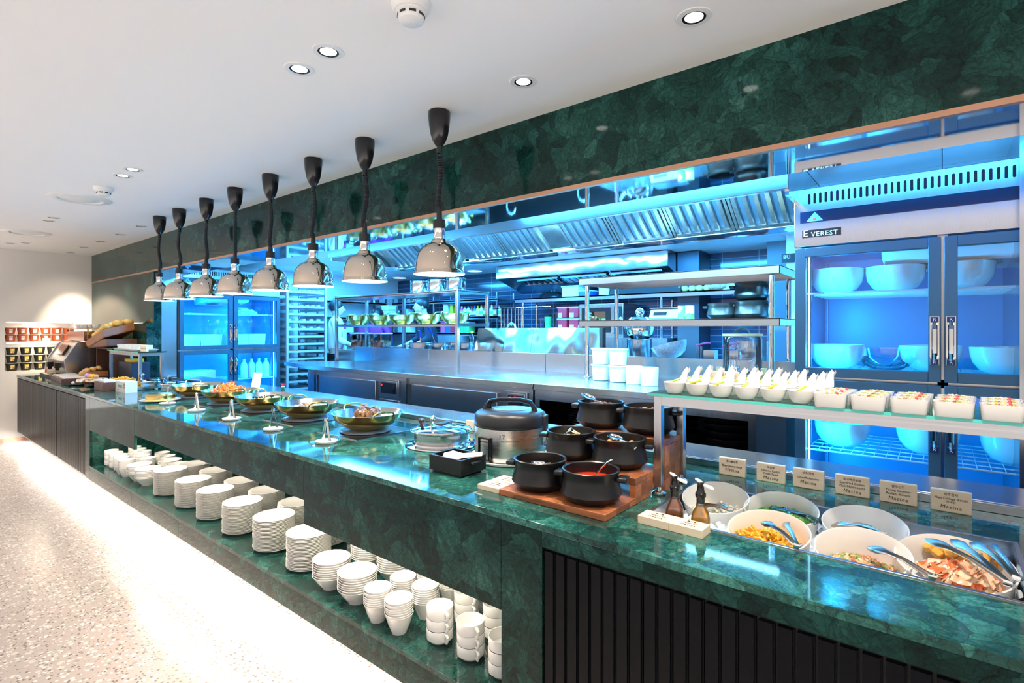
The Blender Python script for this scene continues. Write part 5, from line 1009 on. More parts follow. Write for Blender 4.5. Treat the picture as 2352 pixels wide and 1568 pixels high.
for i, w in enumerate(('leftmost','second from the left','second from the right','rightmost')):
    loc = (-7.32, 3.28+.10*i, .85); lb = 'white milk bottle low in the left fridge, '+w
    if not i: jb.location = loc; jb['label'] = lb; jb['group'] = 'milk bottles in the left fridge'
    else: dup(jb, loc, 0, lb)
# ---------------------------------------------------------------- tray rack
t = T('tray_rack', 'tall steel rack with many tray rails beside the left fridge', 'rack', (-7.4, 4.03, .2))
RX0, RX1, RY0, RY1 = -7.78, -7.02, 3.72, 4.34
for x in (RX0, RX1-.03):
    for y in (RY0, RY1-.03): P('post', MB().box(x, x+.03, y, y+.03, .26, 2.14), ALU, t, True)
for k in range(17):
    z = .40+k*.105; P('rail', MB().box(RX0+.03, RX1-.03, RY0+.002, RY0+.012, z, z+.035), ALU, t, True)
    P('rail', MB().box(RX0+.03, RX1-.03, RY1-.012, RY1-.002, z, z+.035), ALU, t, True)
P('top_frame', MB().box(RX0, RX1, RY0, RY0+.03, 2.11, 2.14).box(RX0, RX1, RY1-.03, RY1, 2.11, 2.14), ALU, t, True)
for i, x in enumerate((RX0+.05, RX1-.05)):
    for y in (RY0+.04, RY1-.04): P('caster', MB().cyl((x-.015, y, .23), (x+.015, y, .23), .03, 14), BLACKM, t, True)
tr = T('steel_tray', 'x', 'tray'); P('tray', MB().box(-.36,.36,-.27,.27,0,.004).box(-.36,.36,-.27,-.265,0,.03).box(-.36,.36,.265,.27,0,.03).box(.355,.36,-.265,.265,0,.03), ALU, tr)
for k in range(14):
    z = .436+.105*(k+2); loc = ((RX0+RX1)/2, (RY0+RY1)/2, z); lb = 'steel tray in the tall rack, %s from the bottom' % ORD[k]
    if not k: tr.location = loc; tr['label'] = lb; tr['group'] = 'trays in the rack'
    else: dup(tr, loc, 0, lb)
k0 = None; k = 0
lc = {11:('white_tub', WHITEP, 6, .045), 9:('white_tub', WHITEP, 5, .05), 8:('white_tub', WHITEP, 5, .045), 6:('food_cup', F_DARK, 7, .03), 5:('food_cup', F_OR, 7, .03), 13:('white_tub', CERAM, 7, .05)}
for lev, (nm, mt_, n, h) in lc.items():
    m = MB().lathe([(.001,0),(.026,0),(.033,h),(.001,h+.002)], n=16); pr = None
    for i in range(n):
        loc = (RX1-.10-.0*i, RY0+.085+i*(.45/(n-1)), .436+.105*(lev+2)+.0045); lb = '%s on the %s tray of the rack, %s from the left' % (('small white tub' if mt_ in (WHITEP, CERAM) else 'small cup of food'), ORD[lev], ORD[i])
        if not pr: pr = ONE(nm, m, mt_, lb, 'cup', loc, 0, '%s row on tray %s' % (nm.replace('_', ' '), ORD[lev]))
        else: h_ = pr.copy(); C.objects.link(h_); h_.location = loc; h_['label'] = lb
# ---------------------------------------------------------------- cooking line behind the splashback
ONE('cooking_counter', MB().box(-6.62, -.82, 4.27, 4.95, .2, 1.215), STEELV, 'steel cooking counter behind the low splashback', 'counter', (-3.5, 4.6, .2), w=True, bev=.003)
CZ = 1.216
def spot(name, px, y): return aty(px, 700, y).x
def pot(label, px, y, r, h, z=CZ, lid=False, handle=True, mt=STEELV, name='steel_pot', group=None):
    x8, y8 = (aty(px,700,y).x, y) if aty(px,700,y).x > -7.3 or y < 5 else (-7.72, min(atx(px,700,-7.72).y, 5.7)); t = T(name, label, 'pot', (x8, y8, z), 0, group); P('body', MB().lathe([(.001,0),(r*.96,0),(r,.008),(r,h),(r*1.03,h+.004),(r*.98,h+.004),(r*.97,.012),(.001,.010)], n=40), mt, t)
    if handle:
        for s in (-1,1): P('handle', MB().tube([(s*r*.98,-.04,h*.75),(s*(r+.035),-.03,h*.78),(s*(r+.035),.03,h*.78),(s*r*.98,.04,h*.75)], .006, 8), CHROME, t)
    if lid: P('lid', MB().lathe([(r*1.03,h+.004),(r*1.03,h+.012),(r*.5,h+.035),(.02,h+.042),(.012,h+.06),(.02,h+.075),(.001,h+.08)], n=40), CHROME, t)
    return t
pot('low wide steel pan behind the splashback beside the red tubs', 915, 4.45, .20, .05)
pot('steel pot with blue handled ladle in the cooking line', 968, 4.45, .15, .115); pot('second steel pot in the cooking line with a long blue ladle', 1012, 4.45, .11, .115); pot('third steel pot behind the shelf post', 1046, 4.62, .12, .12); pot('steel pot beside the rippled splash panel', 1073, 4.42, .095, .125)
for px, w, tl in ((966,'short blue handled ladle standing in the steel pot',(-.01,0,.16)), (1006,'long blue handled ladle leaning out of the second steel pot',(-.20,0,.24))):
    x = spot('', px, 4.45); t = T('ladle', w, 'ladle', (x, 4.45, CZ+.10)); v = Vector(tl); P('shaft', MB().tube([(0,0,-.06), tuple(v*.6)], .005, 6), CHROME, t); P('grip', MB().tube([tuple(v*.5), tuple(v), tuple(v+Vector((-.03,0,.0)))], .011, 8), mat('blue_grip', (.01,.03,.35), .3) if 'blue_grip' not in bpy.data.materials else bpy.data.materials['blue_grip'], t)
TUB = pane('tub_plastic', (.85,.90,.95), .12); REDST = mottled('red_stew', [(.45,.10,.03),(.60,.22,.08),(.75,.55,.40)], 26)
for px, w in ((829,'left'), (875,'right')):
    x = spot('', px, 4.42); t = T('plastic_tub', 'clear plastic tub of reddish stew behind the splashback, %s of two' % w, 'tub', (x, 4.42, CZ), 0, 'tubs of reddish stew'); P('shell', rect_dish(.24,.18,.22), TUB, t); P('lid', MB().box(-.128,.128,-.098,.098,.22,.235), WHITEP, t, bev=.004); P('contents', MB().box(-.112,.112,-.082,.082,.006,.145), REDST, t, bev=.01)
WB = T('water_bottle', 'clear bottle with yellow cap beside the splash panel', 'bottle', (spot('',1084,4.7), 4.7, CZ)); P('body', MB().lathe([(.001,0),(.04,0),(.043,.01),(.043,.17),(.03,.20),(.014,.225),(.014,.24)], n=24), TUB, WB); P('cap', MB().lathe([(.018,.238),(.018,.263),(.001,.264)], n=16), mat('cap_yellow', (.9,.6,.02), .4), WB)
pot('tall steel pot under the kettle, behind the pass shelf', 1468, 4.64, .115, .19, handle=False)
x = spot('', 1470, 4.64); t = T('steel_kettle', 'shiny round steel kettle resting on the tall steel pot', 'kettle', (x, 4.64, CZ+.196)); P('body', MB().lathe([(.001,0),(.08,.0),(.13,.04),(.145,.10),(.13,.16),(.09,.20),(.001,.215)], n=40), CHROME, t); P('knob', MB().ball((0,0,.245), .045, 16), CHROME, t); P('spout', MB().tube([(-.12,0,.10),(-.18,0,.15),(-.21,0,.20)], [.03,.02,.015], 12), CHROME, t)
x = spot('', 1545, 4.45); t = T('steel_colander', 'tilted perforated steel colander in a white tray', 'colander', (x, 4.45, CZ+.03)); P('basin', MB().lathe([(.001,-.0),(.07,.008),(.12,.04),(.145,.09),(.155,.13),(.152,.131),(.14,.09),(.115,.045),(.001,.012)], n=44, M=Matrix.Rotation(R(-16), 3, 'Y')), mottled('perforated', [(.75,.8,.85),(.45,.55,.65)], 90, .15), t)
ONE('white_tray', rect_dish(.34,.26,.03), WHITEP, 'white tray under the tilted colander', 'tray', (x, 4.45, CZ))
for i, (px, w) in enumerate(((1612,'left'), (1672,'right'))):
    x = spot('', px, 4.5); t = T('fry_basket', 'wire fry basket with pink handle, %s of two' % w, 'basket', (x, 4.5, CZ), 0, 'wire fry baskets'); m = MB()
    for k in range(5): m.tube([(-.03+.012*k,-.05,.0),(-.03+.012*k,-.05,.14)], .003, 5)
    P('wires', m.box(.03,.12,-.05,.05,.01,.11), STEEL, t); P('grip', MB().tube([(-.03,-.05,.145),(.03,-.05,.165),(.09,-.05,.17)], .010, 8, flat=.5), mat('pink_grip', (.85,.05,.35), .4) if 'pink_grip' not in bpy.data.materials else bpy.data.materials['pink_grip'], t)
pot('large dark steel stock pot behind the water dispenser', 1728, 4.55, .13, .19, handle=False)
# ---------------------------------------------------------------- front worktop: white tubs, dispenser
wt = ONE('white_bucket', MB().lathe([(.001,.002),(.058,.002),(.062,.006),(.071,.115),(.078,.118),(.078,.126),(.070,.127),(.001,.124)], n=36), WHITEP, 'x', 'bucket'); k = 0
for px, y, n, w in ((1380,3.72,2,'leftmost stack'), (1420,3.68,2,'second stack')):
    for j in range(n):
        loc = (aty(px, 700, y).x, y, KZ+.001+j*.100); lb = 'white tub on the worktop, %s of the %s' % (('lower','upper')[j], w)
        if j: loc = (loc[0], loc[1], KZ+.001+.128)
        if not k: wt.location = loc; wt['label'] = lb; wt['group'] = 'white tubs on the worktop'
        else: dup(wt, loc, 0, lb)
        k += 1
st = ONE('white_crock', MB().lathe([(.001,.0),(.056,.0),(.060,.004),(.063,.128),(.060,.133),(.001,.134)], n=36), WHITEP, 'plain white crock right of the stacked tubs', 'crock', (aty(1457,700,3.62).x, 3.62, KZ), 0, 'white crocks'); dup(st, (aty(1492,700,3.58).x, 3.58, KZ), 0, 'plain white crock nearest the steel shelf middle')
x = aty(1705, 700, 3.55).x; t = T('dispenser_stand', 'light oak stand under the glass water dispenser', 'stand', (x, 3.55, KZ), R(8))
for dx, dy in ((-.13,-.05),(.13,-.05),(-.05,.12),(.09,.12)): P('leg', MB().box(dx-.018, dx+.018, dy-.014, dy+.014, 0, .165), OAK, t, bev=.002)
P('shelf', MB().lathe([(.001,.108),(.145,.108),(.145,.125),(.001,.125)], n=40), OAK, t)
t = T('water_dispenser', 'glass water dispenser with wooden lid and small tap on an oak stand', 'dispenser', (x, 3.55, KZ+.126)); P('jar', MB().lathe([(.001,.004),(.105,.004),(.115,.02),(.115,.22),(.108,.235)], n=44), GLASS, t); P('lid', MB().lathe([(.001,.236),(.118,.236),(.118,.250),(.001,.251)], n=40), OAK, t)
P('lid_handle', MB().tube([(-.05,0,.250),(-.035,0,.275),(0,0,.288),(.035,0,.275),(.05,0,.250)], .008, 8, flat=.5), GREYD, t); P('tap', MB().tube([(-.0,-.11,.04),(-.0,-.15,.04)], .014, 12).ball((0,-.155,.035), .022, 12).tube([(0,-.15,.05),(0,-.15,.09)], .005, 8), CHROME, t)
# ---------------------------------------------------------------- things on the pass shelves
pb = None
for i, px in enumerate((824, 874, 925, 983, 1046)):
    x = aty(px, 740, 4.14).x; lb = 'brass handled bowl of fried food on the left pass shelf, '+['first from the left','second from the left','in the middle','fourth from the left','rightmost'][i]
    if not i: pb = pan(lb, (x, 4.14, 1.557), R(-8), 'brass bowls on the pass shelf', 'brass_bowl', .165, .115); f0 = food('fried_food', heap(.14,.03,60,.014,'chunk',base=-.02), F_OR, 'fried food in the first brass bowl on the pass shelf', (x, 4.14, 1.557+.075), 0, 'fried food in the pass shelf bowls')
    else: dup(pb, (x, 4.14, 1.557), R(-8+i*2), lb); h = f0.copy(); C.objects.link(h); h.location = (x, 4.14, 1.557+.075); h['label'] = 'fried food in the %s brass bowl on the pass shelf' % ORD[i]
for i, (px, w) in enumerate(((964,'left'), (1004,'middle'), (1048,'right'))): pot('tall steel pot on top of the left pass shelf, %s of three' % w, px, 4.15, .108, .155, z=1.904, handle=False, mt=STEELW, group='steel pots on the left pass shelf')
for i, (px, z, w, s) in enumerate(((1660,1.5745,'single, on the right pass shelf',1.12), (1727,1.5745,'lower of the stack on the right pass shelf',1.22), (1727,1.71,'upper of the stack on the right pass shelf',1.22))):
    dup(q0, (aty(px,700,4.12).x, 4.12, z), R(10), 'black clay pot, '+w, 'black clay pots on the pass shelf', (s, s, s))
x = aty(1535,700,4.15).x; t = T('kitchen_scale', 'grey digital kitchen scale on the right pass shelf', 'scale', (x, 4.15, 1.5745)); P('body', MB().ext([(-.09,.0),(-.11,.015),(-.07,.085),(.10,.09),(.10,0)], -.12, .12), mat('scale_grey', (.25,.38,.42), .4), t, bev=.004); P('display', MB().ob((-.03,-.093,.05), .11, .004, .028, Matrix.Rotation(R(-30), 4, 'X')), BLACK, t); P('plate', MB().box(-.13,.13,-.07,.11,.092,.10), STEEL, t)
cn = T('green_can', 'green and white can on the right pass shelf, left one', 'can', (aty(1567,700,4.1).x, 4.1, 1.5745), 0, 'green cans'); P('can', MB().lathe([(.001,0),(.034,0),(.034,.11),(.001,.11)], n=24), mottled('can_print', [(.1,.45,.08),(.75,.8,.75),(.08,.3,.06)], 18), cn); dup(cn, (aty(1583,700,4.1).x+.005, 4.1, 1.5745), 2, 'green and white can on the right pass shelf, right one')
# stacked black dishes in the open cabinet
bp = ONE('black_plate', MB().lathe([(.001,.003),(.09,.003),(.10,0),(.15,.016),(.165,.022),(.163,.026),(.09,.008),(.001,.007)], n=36), BLACK, 'x', 'plate'); k = 0
for k in range(12):
    loc = (-2.08, 3.50, .728+.018*k); lb = 'black plate in the open cabinet, %s from the bottom of the left stack' % ORD[k]
    if not k: bp.location = loc; bp['label'] = lb; bp['group'] = 'black plates in the open cabinet'
    else: dup(bp, loc, 0, lb)
bb = ONE('black_bowl', MB().lathe([(.001,.004),(.05,.004),(.055,0),(.06,0),(.064,.022),(.10,.036),(.135,.062),(.148,.085),(.146,.088),(.13,.068),(.09,.042),(.001,.032)], n=40), BLACK, 'x', 'bowl'); k = 0
for sx_, w in ((-1.40,'middle'), (-1.06,'right')):
    for j in range(5):
        loc = (sx_, 3.50, .728+.046*j); lb = 'black footed bowl in the %s stack of the open cabinet, %s from the bottom' % (w, ORD[j])
        if not k: bb.location = loc; bb['label'] = lb; bb['group'] = 'black bowls in the open cabinet'
        else: dup(bb, loc, 0, lb)
        k += 1
# ---------------------------------------------------------------- back wall line
ONE('rear_counter', MB().box(-7.5, -2.42, 5.78, 6.36, .2, 1.40), STEELV, 'rear steel counter along the tiled wall', 'counter', (-4, 6.0, .2), w=True)
t = T('rear_wall_shelf', 'long steel shelf on posts over the rear counter under the hood', 'shelf', (-3, 6.1, 1.4)); P('board', MB().box(-4.72, -1.42, 5.88, 6.28, 1.915, 1.93).box(-4.72,-1.42,5.88,5.884,1.875,1.93), STEEL, t, True)
for x in (-4.60, -2.55):
    for y in (5.92, 6.24): P('post', MB().cyl((x,y,1.401),(x,y,1.915), .018, 14), CHROME, t, True)
t = T('rear_storage_rack', 'steel storage rack full of bottles and tubs at the left rear', 'rack', (-6.5, 6.1, 1.4))
for z in (1.42, 1.67, 1.93): P('board', MB().box(-7.45, -5.02, 5.86, 6.30, z, z+.02).box(-7.45,-5.02,5.86,5.865,z-.02,z+.03), STEEL, t, True)
for x in (-7.43, -6.4, -5.05):
    for y in (5.88, 6.27): P('post', MB().box(x-.012,x+.012,y-.012,y+.012,1.40,2.05), STEEL, t, True)
t = T('side_storage_rack', 'steel storage rack along the left kitchen wall behind the cooks', 'rack', (-7.7, 5.2, .2))
for z in (1.42, 1.67, 1.93): P('board', MB().box(-7.92, -7.56, 4.5, 5.84, z, z+.02).box(-7.565, -7.56, 4.5, 5.84, z-.02, z+.03), STEEL, t, True)
for y in (4.51, 5.83):
    for x in (-7.91, -7.57): P('post', MB().box(x-.012,x+.012,y-.012,y+.012,.2,2.05), STEEL, t, True)
def loc8(px, y):
    p = aty(px, 700, y)
    if p.x > -7.35: return p.x, y
    q = atx(px, 700, -7.72); return q.x, min(q.y, 5.74)
cols = {'red':(.65,.03,.05),'pink':(.85,.10,.35),'white':(.8,.82,.85),'yellow':(.85,.6,.03),'green':(.06,.40,.12),'blue':(.03,.12,.5),'brown':(.22,.08,.03),'orange':(.8,.3,.03),'clear':(.55,.75,.85)}
CM = {k: mat('goods_'+k, v, .3) for k, v in cols.items()}
def bottle(label, x, y, z, col, cap, r=.035, h=.17):
    t = T('bottle', label, 'bottle', (x,y,z), 0, 'bottles on the rear rack'); P('body', MB().lathe([(.001,0),(r*.95,0),(r,.004),(r,h*.62),(r*.5,h*.82),(r*.4,h*.88)], n=18), CM[col], t); P('cap', MB().lathe([(r*.45,h*.86),(r*.45,h),(.001,h)], n=14), CM[cap], t); P('label_band', MB().lathe([(r*1.01,h*.2),(r*1.01,h*.5)], n=18), CM['white' if col != 'white' else 'green'], t)
seq = [('red','red'),('pink','white'),('white','red'),('white','blue'),('brown','red'),('blue','blue'),('yellow','yellow'),('white','yellow'),('brown','red'),('yellow','orange'),('white','white'),('brown','red'),('white','red')]
pxs = [1054,1061,1068,1076,1084,1091,1098,1106,1114,1122,1130,1138,1146]
for i, (px, (a, b)) in enumerate(zip(pxs, seq)): bottle('small %s bottle on the rear rack, %s from the left in the bright row' % (a, ORD[i]), aty(px, 710, 5.98).x, 5.98, 1.691, a, b)
def tub(label, px, y, z, w, d, h, col, lidc='white', name='storage_tub'):
    lx_, ly_ = loc8(px, y); t = T(name, label, 'tub', (lx_, ly_, z)); P('body', MB().box(-w/2,w/2,-d/2,d/2,0,h), CM[col] if isinstance(col, str) else col, t, bev=.008); P('lid', MB().box(-w/2-.006,w/2+.006,-d/2-.006,d/2+.006,h,h+.016), CM[lidc] if isinstance(lidc, str) else lidc, t, bev=.003); return t
for i in range(3): tub('white lidded tub in the stack left of the green bottles, %s' % ('lowest','middle','topmost')[i], 893, 5.6, 1.691+.068*i, .17, .17, .05, 'white')
tub('translucent white tub beside the green bottles', 940, 6.05, 1.691, .09, .14, .14, 'clear'); 
for i, px in enumerate((916, 926)): bottle('dark green bottle with white label, %s of the pair' % ('left','right')[i], aty(px,700,5.93).x, 5.93, 1.691, 'green', 'white', .03, .13)
pot('steel stock pot on the side rack behind the brass bowls', 872, 5.55, .10, .15, z=1.691, handle=False); pot('steel pot on the upper rear rack', 928, 6.05, .08, .12, z=1.951, handle=False)
tub('clear tub on the upper rear rack at the left', 786, 6.0, 1.951, .16, .2, .09, 'white'); tub('clear tub of bags on the upper rear rack', 812, 6.0, 1.951, .22, .2, .10, 'clear')
tub('white and black box on the rear rack behind the cook', 1030, 6.0, 1.691, .10, .14, .20, 'white'); tub('yellow paper box on the rear rack', 1041, 6.0, 1.691, .06, .1, .20, 'yellow', 'white')
for i, (px, c_, h) in enumerate(((925,'clear',.19),(943,'white',.16),(1024,'pink',.18),(1036,'blue',.16),(1046,'red',.14),(1066,'green',.17),(1078,'green',.15),(780,'pink',.15),(830,'pink',.13),(800,'white',.16))):
    tub('%s package on the lower level of the rear rack, %s from the left' % (c_, ORD[[780,800,830,925,943,1024,1036,1046,1066,1078].index(px)]), px, 6.0, 1.441, .11, .14, h, c_, 'white', 'package')
# plastic bags in front of the rack
m = heap(.20,.12,50,.04,'chunk'); ONE('plastic_bags', m, pane('bag_plastic', (.85,.92,1), .35, .2), 'crumpled clear plastic bags with yellow tape on the rear rack', 'bag', (aty(950,700,5.9).x, 6.02, 1.951), kind='stuff')
# right half of the rear line
for i, px in enumerate((1299, 1326)):
    for j in range(2):
        t = tub('clear tub of red sauce on the rear counter, %s %s' % (('lower','upper')[j], ('left','right')[i]), px, 5.98, 1.50+.155*j, .14, .18, .125, 'red', 'clear', 'sauce_tub'); t['group'] = 'tubs of red sauce'; P('label_card', MB().box(-.06,.0,-.092,-.090,.0,.06), CM['white'], t)
ONE('raised_base', MB().box(0,.36,-.1,.1,0,.098), STEEL, 'steel base under the red sauce tubs', 'base', (aty(1285,700,5.98).x-.02, 5.98, 1.401))
for i, px in enumerate((1245, 1259, 1281)):
    t = T('plastic_pitcher' if i != 1 else 'pickle_jar', ('stack of clear blue cups beside the jar','jar of green pickles with dark lid','clear blue pitcher beside the red tubs')[i], 'container', (aty(px,700,5.98).x, 5.98, 1.401)); h = (.26,.27,.33)[i]
    P('body', MB().lathe([(.001,0),(.04,0),(.05,h)], n=20), pane('blue_cup', (.35,.6,.9), .1) if i == 0 else (bpy.data.materials['blue_cup'] if i == 2 else CM['green']), t)
    if i == 1: P('lid', MB().lathe([(.048,h),(.048,h+.03),(.001,h+.03)], n=20), BLACK, t)
t = T('microwave', 'steel microwave oven on the rear counter behind the round posts', 'microwave', (aty(1384,700,5.90).x, 5.95, 1.401)); P('case', MB().box(-.31,.31,-.1,.30,.0,.42), STEEL, t, bev=.006); P('door', MB().box(-.27,.14,-.112,-.101,.06,.37), BLACK, t, bev=.003); P('window', MB().box(-.21,.08,-.116,-.112,.11,.32), pane('oven_window', (.2,.5,.5), .3), t); P('control_panel', MB().box(.19,.29,-.108,-.101,.04,.38), GREYD, t)
x = aty(1268,700,6.05).x; t = T('wok_lid', 'large black domed wok lid with knob on the long rear shelf', 'lid', (x, 6.08, 1.931)); P('dome', MB().lathe([(.19,0),(.195,.02),(.17,.055),(.10,.085),(.001,.095)], n=40), BLACK, t); P('knob', MB().tube([(-.02,0,.09),(-.02,0,.115),(.02,0,.115),(.02,0,.09)], .006, 8), CHROME, t)
tub('clear plastic tub of white food on the long rear shelf', 1318, 6.02, 1.931, .26, .2, .13, 'white', 'clear'); tub('blue plastic tub on the long rear shelf behind the posts', 1352, 6.02, 1.931, .16, .2, .06, 'blue', 'clear'); tub('white box with pink mark on the long rear shelf', 1395, 6.02, 1.931, .14, .2, .09, 'white', 'white')
ONE('black_trays', MB().box(-.5,.5,-.12,.12,0,.05).box(-.46,.46,-.10,.10,.05,.08), BLACKM, 'stacked black trays on the long rear shelf', 'tray', (aty(1480,700,6.05).x, 6.05, 1.931))
for i in range(5):
    x = aty(1556+i*17,700,5.98).x; ONE('wrapped_sandwich', MB().ball((0,0,.035), .045, 12, 1, .8, .8), F_BRO, 'wrapped sandwich on the long rear shelf, %s from the left' % ORD[i], 'sandwich', (x, 5.98, 1.931), 0, 'wrapped sandwiches', )
ONE('bread_bag', MB().ball((0,0,.045), .05, 12, 2.2, .9, .9), mottled('brown_bag', [(.35,.15,.08),(.55,.30,.18)], 30), 'brown bag of bread beside the wrapped sandwiches', 'bread', (aty(1648,700,5.98).x, 5.98, 1.931))
for i, px in enumerate((1680, 1715, 1740)): tub('clear plastic tub at the right end of the long rear shelf, %s' % ('left','middle','right')[i], px, 6.05, 1.931, .14, .16, .12, 'clear', 'white')
t = T('utensil_rail', 'steel rail with hanging ladles and spatulas below the rear hood', 'rail', (-4.9, 5.70, 1.79)); P('rail', MB().tube([(-5.02,5.75,1.80),(-4.0,5.75,1.80)], .008, 8), CHROME, t, True); P('bracket', MB().box(-5.03,-5.01,5.74,5.87,1.79,1.81), STEEL, t, True)
for i, px in enumerate((1151, 1158, 1167, 1175, 1184, 1191, 1198)):
    x = aty(px,700,5.74).x; L_ = (.30,.26,.34,.25,.30,.28,.32)[i]; t = T('hanging_utensil', 'steel %s hanging from the rail, %s from the left' % (('ladle','spatula')[i%2], ORD[i]), 'utensil', (x, 5.738, 1.80), 0, 'utensils hanging from the rail')
    P('shaft', MB().tube([(0,0,-.012),(0,0,-L_)], .007, 8, flat=.6), CHROME, t); P('head', MB().ball((0,0,-L_-.02), .03, 12, 1, .5, .8) if i%2 == 0 else MB().box(-.03,.03,-.003,.003,-L_-.08,-L_), CHROME, t)
for px in (1174, 1340):
    x = aty(px,740,4.6).x; t = T('water_tap', 'curved chrome tap behind the rippled splash panel, %s' % ('left' if px < 1200 else 'right'), 'tap', (x, 4.6, CZ), 0, 'chrome taps'); P('pipe', MB().tube([(-.06,0,0),(-.06,0,.28),(-.045,0,.325),(0,0,.35),(.05,0,.335),(.065,0,.29)], .012, 12), CHROME, t); P('base', MB().cyl((-.06,0,0),(-.06,0,.04), .022, 14), CHROME, t)
# kitchen ceiling lamps
for i, (px, py) in enumerate(((918,637),(1090,621),(775,649),(700,617))):
    p = on(px, py, 2.4); t = T('kitchen_ceiling_lamp', 'round glowing lamp in the kitchen ceiling, %s from the left' % ORD[(2,3,1,0)[i]], 'ceiling light', (p.x, min(p.y, 6.1), 2.4), 0, 'round kitchen ceiling lamps'); P('rim', MB().lathe([(.11,.001),(.11,-.012),(.125,-.010),(.13,.001)], n=32, close=True), WHITEP, t); P('disc', MB().lathe([(.001,-.010),(.11,-.010)], n=28), GLOWB, t)
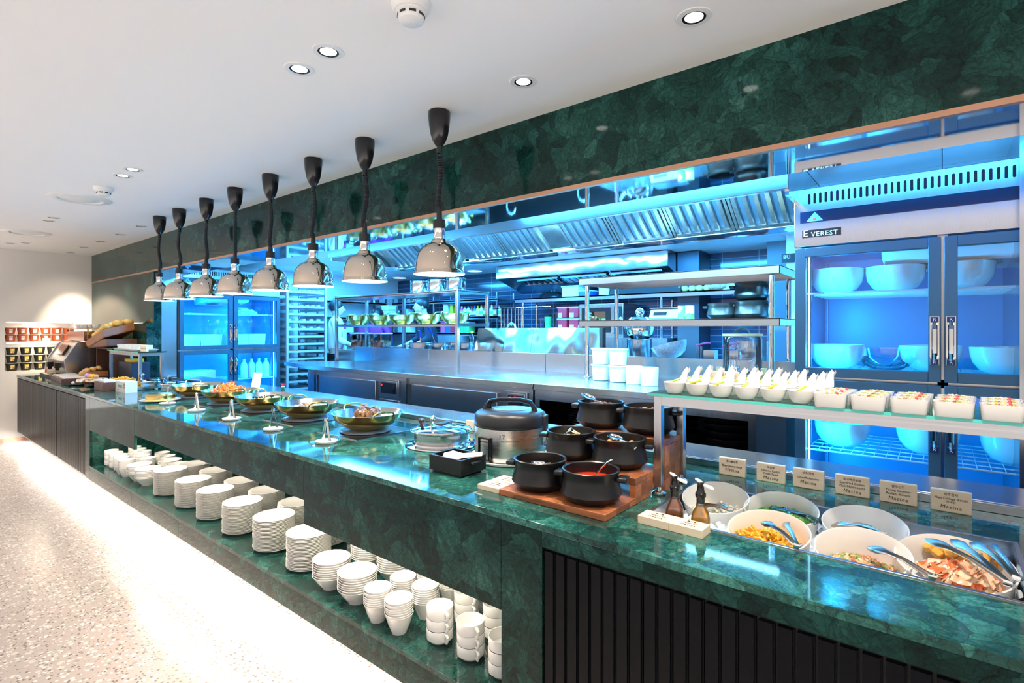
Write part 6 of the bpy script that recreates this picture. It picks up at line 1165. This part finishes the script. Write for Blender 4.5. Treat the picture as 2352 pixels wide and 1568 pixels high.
# ---------------------------------------------------------------- cooks
def person(label, loc, rz, shirt, apron, hair, cap=False, H=1.72, bend=0):
    t = T('person', label, 'person', loc, rz); k = H/1.72
    def sk(name, pts, edges, rad, mt, root=0, lv=2):
        me = bpy.data.meshes.new(name); me.from_pydata([tuple(Vector(p)*k) for p in pts], edges, []); o = bpy.data.objects.new(name, me); C.objects.link(o); o.parent = t; me.materials.append(mt)
        s = o.modifiers.new('skin', 'SKIN'); s.use_smooth_shade = True
        for i, v in enumerate(me.skin_vertices[0].data if me.skin_vertices else []): v.radius = (rad[i]*k, rad[i]*k) if not isinstance(rad[i], tuple) else (rad[i][0]*k, rad[i][1]*k); v.use_root = i == root
        u = o.modifiers.new('sub', 'SUBSURF'); u.levels = lv; u.render_levels = lv; return o
    f = bend
    pts = [(0,0,.95),(0,0,1.10),(0,-f*.3,1.28),(0,-f*.6,1.42),(0,-f*.8-.005,1.50),(0,-f-.015,1.56),(0,-f-.015,1.66)]; rad = [(.15,.11),(.14,.10),(.16,.11),(.12,.08),.05,(.075,.09),(.065,.08)]; ed = [(i,i+1) for i in range(6)]
    for s in (-1,1):
        n = len(pts); pts += [(s*.18,-f*.6,1.40),(s*.24,-f*.6-.02,1.15),(s*.20,-f*.6-.26,1.04),(s*.19,-f*.6-.33,1.03)]; rad += [.055,.045,.034,.030]; ed += [(3,n),(n,n+1),(n+1,n+2),(n+2,n+3)]
        h = len(pts)-1
        for q, (dx, L_) in enumerate(((-.027,.075),(-.010,.085),(.008,.08),(.024,.065))): b = len(pts); bx, by, bz_ = pts[h]; pts += [(bx+dx,by-.03,bz_),(bx+dx,by-.03-L_*.6,bz_-.01),(bx+dx,by-.03-L_,bz_-.03)]; rad += [.011,.009,.008]; ed += [(h,b),(b,b+1),(b+1,b+2)]
        b = len(pts); bx, by, bz_ = pts[h]; pts += [(bx-s*.035,by+.005,bz_-.005),(bx-s*.05,by-.035,bz_-.012)]; rad += [.012,.009]; ed += [(h,b),(b,b+1)]
        n = len(pts); pts += [(s*.09,0,.88),(s*.10,.0,.50),(s*.10,.02,.09),(s*.11,-.12,.04)]; rad += [.095,.065,.045,.035]; ed += [(0,n),(n,n+1),(n+1,n+2),(n+2,n+3)]
    me = bpy.data.meshes.new('body')
    SKIN = bpy.data.materials.get('skin') or mat('skin', (.55,.32,.22), .5, sss=.1)
    def mk(name, pts, ed, rad, mt, lv=2):
        me = bpy.data.meshes.new(name); me.from_pydata([tuple(Vector(p)*k) for p in pts], ed, []); me.materials.append(mt)
        o = bpy.data.objects.new(name, me); C.objects.link(o); o.parent = t
        me.attributes.new if False else None
        bm = bmesh.new(); bm.from_mesh(me); ly = bm.verts.layers.skin.verify(); bm.verts.ensure_lookup_table()
        for i, v in enumerate(bm.verts):
            r = rad[i]; v[ly].radius = (r[0]*k, r[1]*k) if isinstance(r, tuple) else (r*k, r*k); v[ly].use_root = (i == 0)
        bm.to_mesh(me); bm.free(); s = o.modifiers.new('skin', 'SKIN'); s.use_smooth_shade = True; u = o.modifiers.new('sub', 'SUBSURF'); u.levels = lv; u.render_levels = lv; return o
    mk('body', pts, ed, rad, SKIN)
    cp = [(0,0,.93),(0,0,1.10),(0,-f*.3,1.28),(0,-f*.6,1.43)]; cr = [(.185,.15),(.165,.13),(.185,.135),(.13,.095)]; ce = [(0,1),(1,2),(2,3)]
    for s in (-1,1): n = len(cp); cp += [(s*.185,-f*.6,1.405),(s*.245,-f*.6-.02,1.15),(s*.222,-f*.6-.15,1.09)]; cr += [.072,.060,.052]; ce += [(3,n),(n,n+1),(n+1,n+2)]
    mk('shirt', cp, ce, cr, shirt)
    tp = [(0,0,.94)]; trr = [(.17,.13)]; te = []
    for s in (-1,1): n = len(tp); tp += [(s*.09,0,.86),(s*.10,0,.50),(s*.10,.02,.10)]; trr += [.11,.085,.07]; te += [(0,n),(n,n+1),(n+1,n+2)]
    mk('trousers', tp, te, trr, BLACKM)
    P('apron', MB().loft([[(x*k, (-.150-.01*math.cos(x*8)+abs(x)*.35)*k, z*k) for x in (-.17,-.1,0,.1,.17)] + [(x*k, (-.160+abs(x)*.35)*k, z*k) for x in (.17,.1,0,-.1,-.17)] for z in (.55,.8,1.0,1.15,1.30)]), apron, t)
    hz = Vector((0,-f-.015,1.625))*k; P('hair' if not cap else 'cap', MB().ball(hz+Vector((0,.012,.022)), .100*k, 20, .88, 1.05, .98), hair, t)
    P('face', MB().ball(hz+Vector((0,-.030,-.030)), .085*k, 20, .86, .92, 1.22), SKIN, t); P('nose', MB().tube([hz+Vector((0,-.108,-.012)), hz+Vector((0,-.125,-.040)), hz+Vector((0,-.105,-.050))], [.006,.012,.008], 8), SKIN, t)
    for s in (-1,1): P('eye', MB().ball(hz+Vector((s*.030,-.100,-.014)), .009, 8, 1.3, .5, .7), BLACKM, t); P('ear', MB().ball(hz+Vector((s*.078,-.01,-.03)), .022, 10, .4, .8, 1.2), SKIN, t)
    P('mouth', MB().ball(hz+Vector((0,-.104,-.072)), .018, 8, 1.2, .4, .35), mat('lips', (.45,.14,.12), .4) if 'lips' not in bpy.data.materials else bpy.data.materials['lips'], t)
    return t
navy = mat('navy_cloth', (.008,.012,.03), .8); magenta = mat('magenta_cloth', (.35,.02,.45), .7); coat = mat('white_cloth', (.75,.78,.82), .8)
person('person in dark clothes cooking behind the brass bowls, leaning forward', (aty(986,700,5.25).x, 5.25, .2), R(-25), navy, navy, BLACKM, H=1.74, bend=.10)
person('person in purple clothes with dark hair, half hidden at the left rear', (aty(869,700,5.35).x, 5.35, .2), R(20), magenta, navy, BLACKM, H=1.62)
person('person in a white coat standing just right of the tray rack', (aty(771,700,4.55).x, 4.55, .2), R(150), coat, coat, BLACKM, H=1.72)
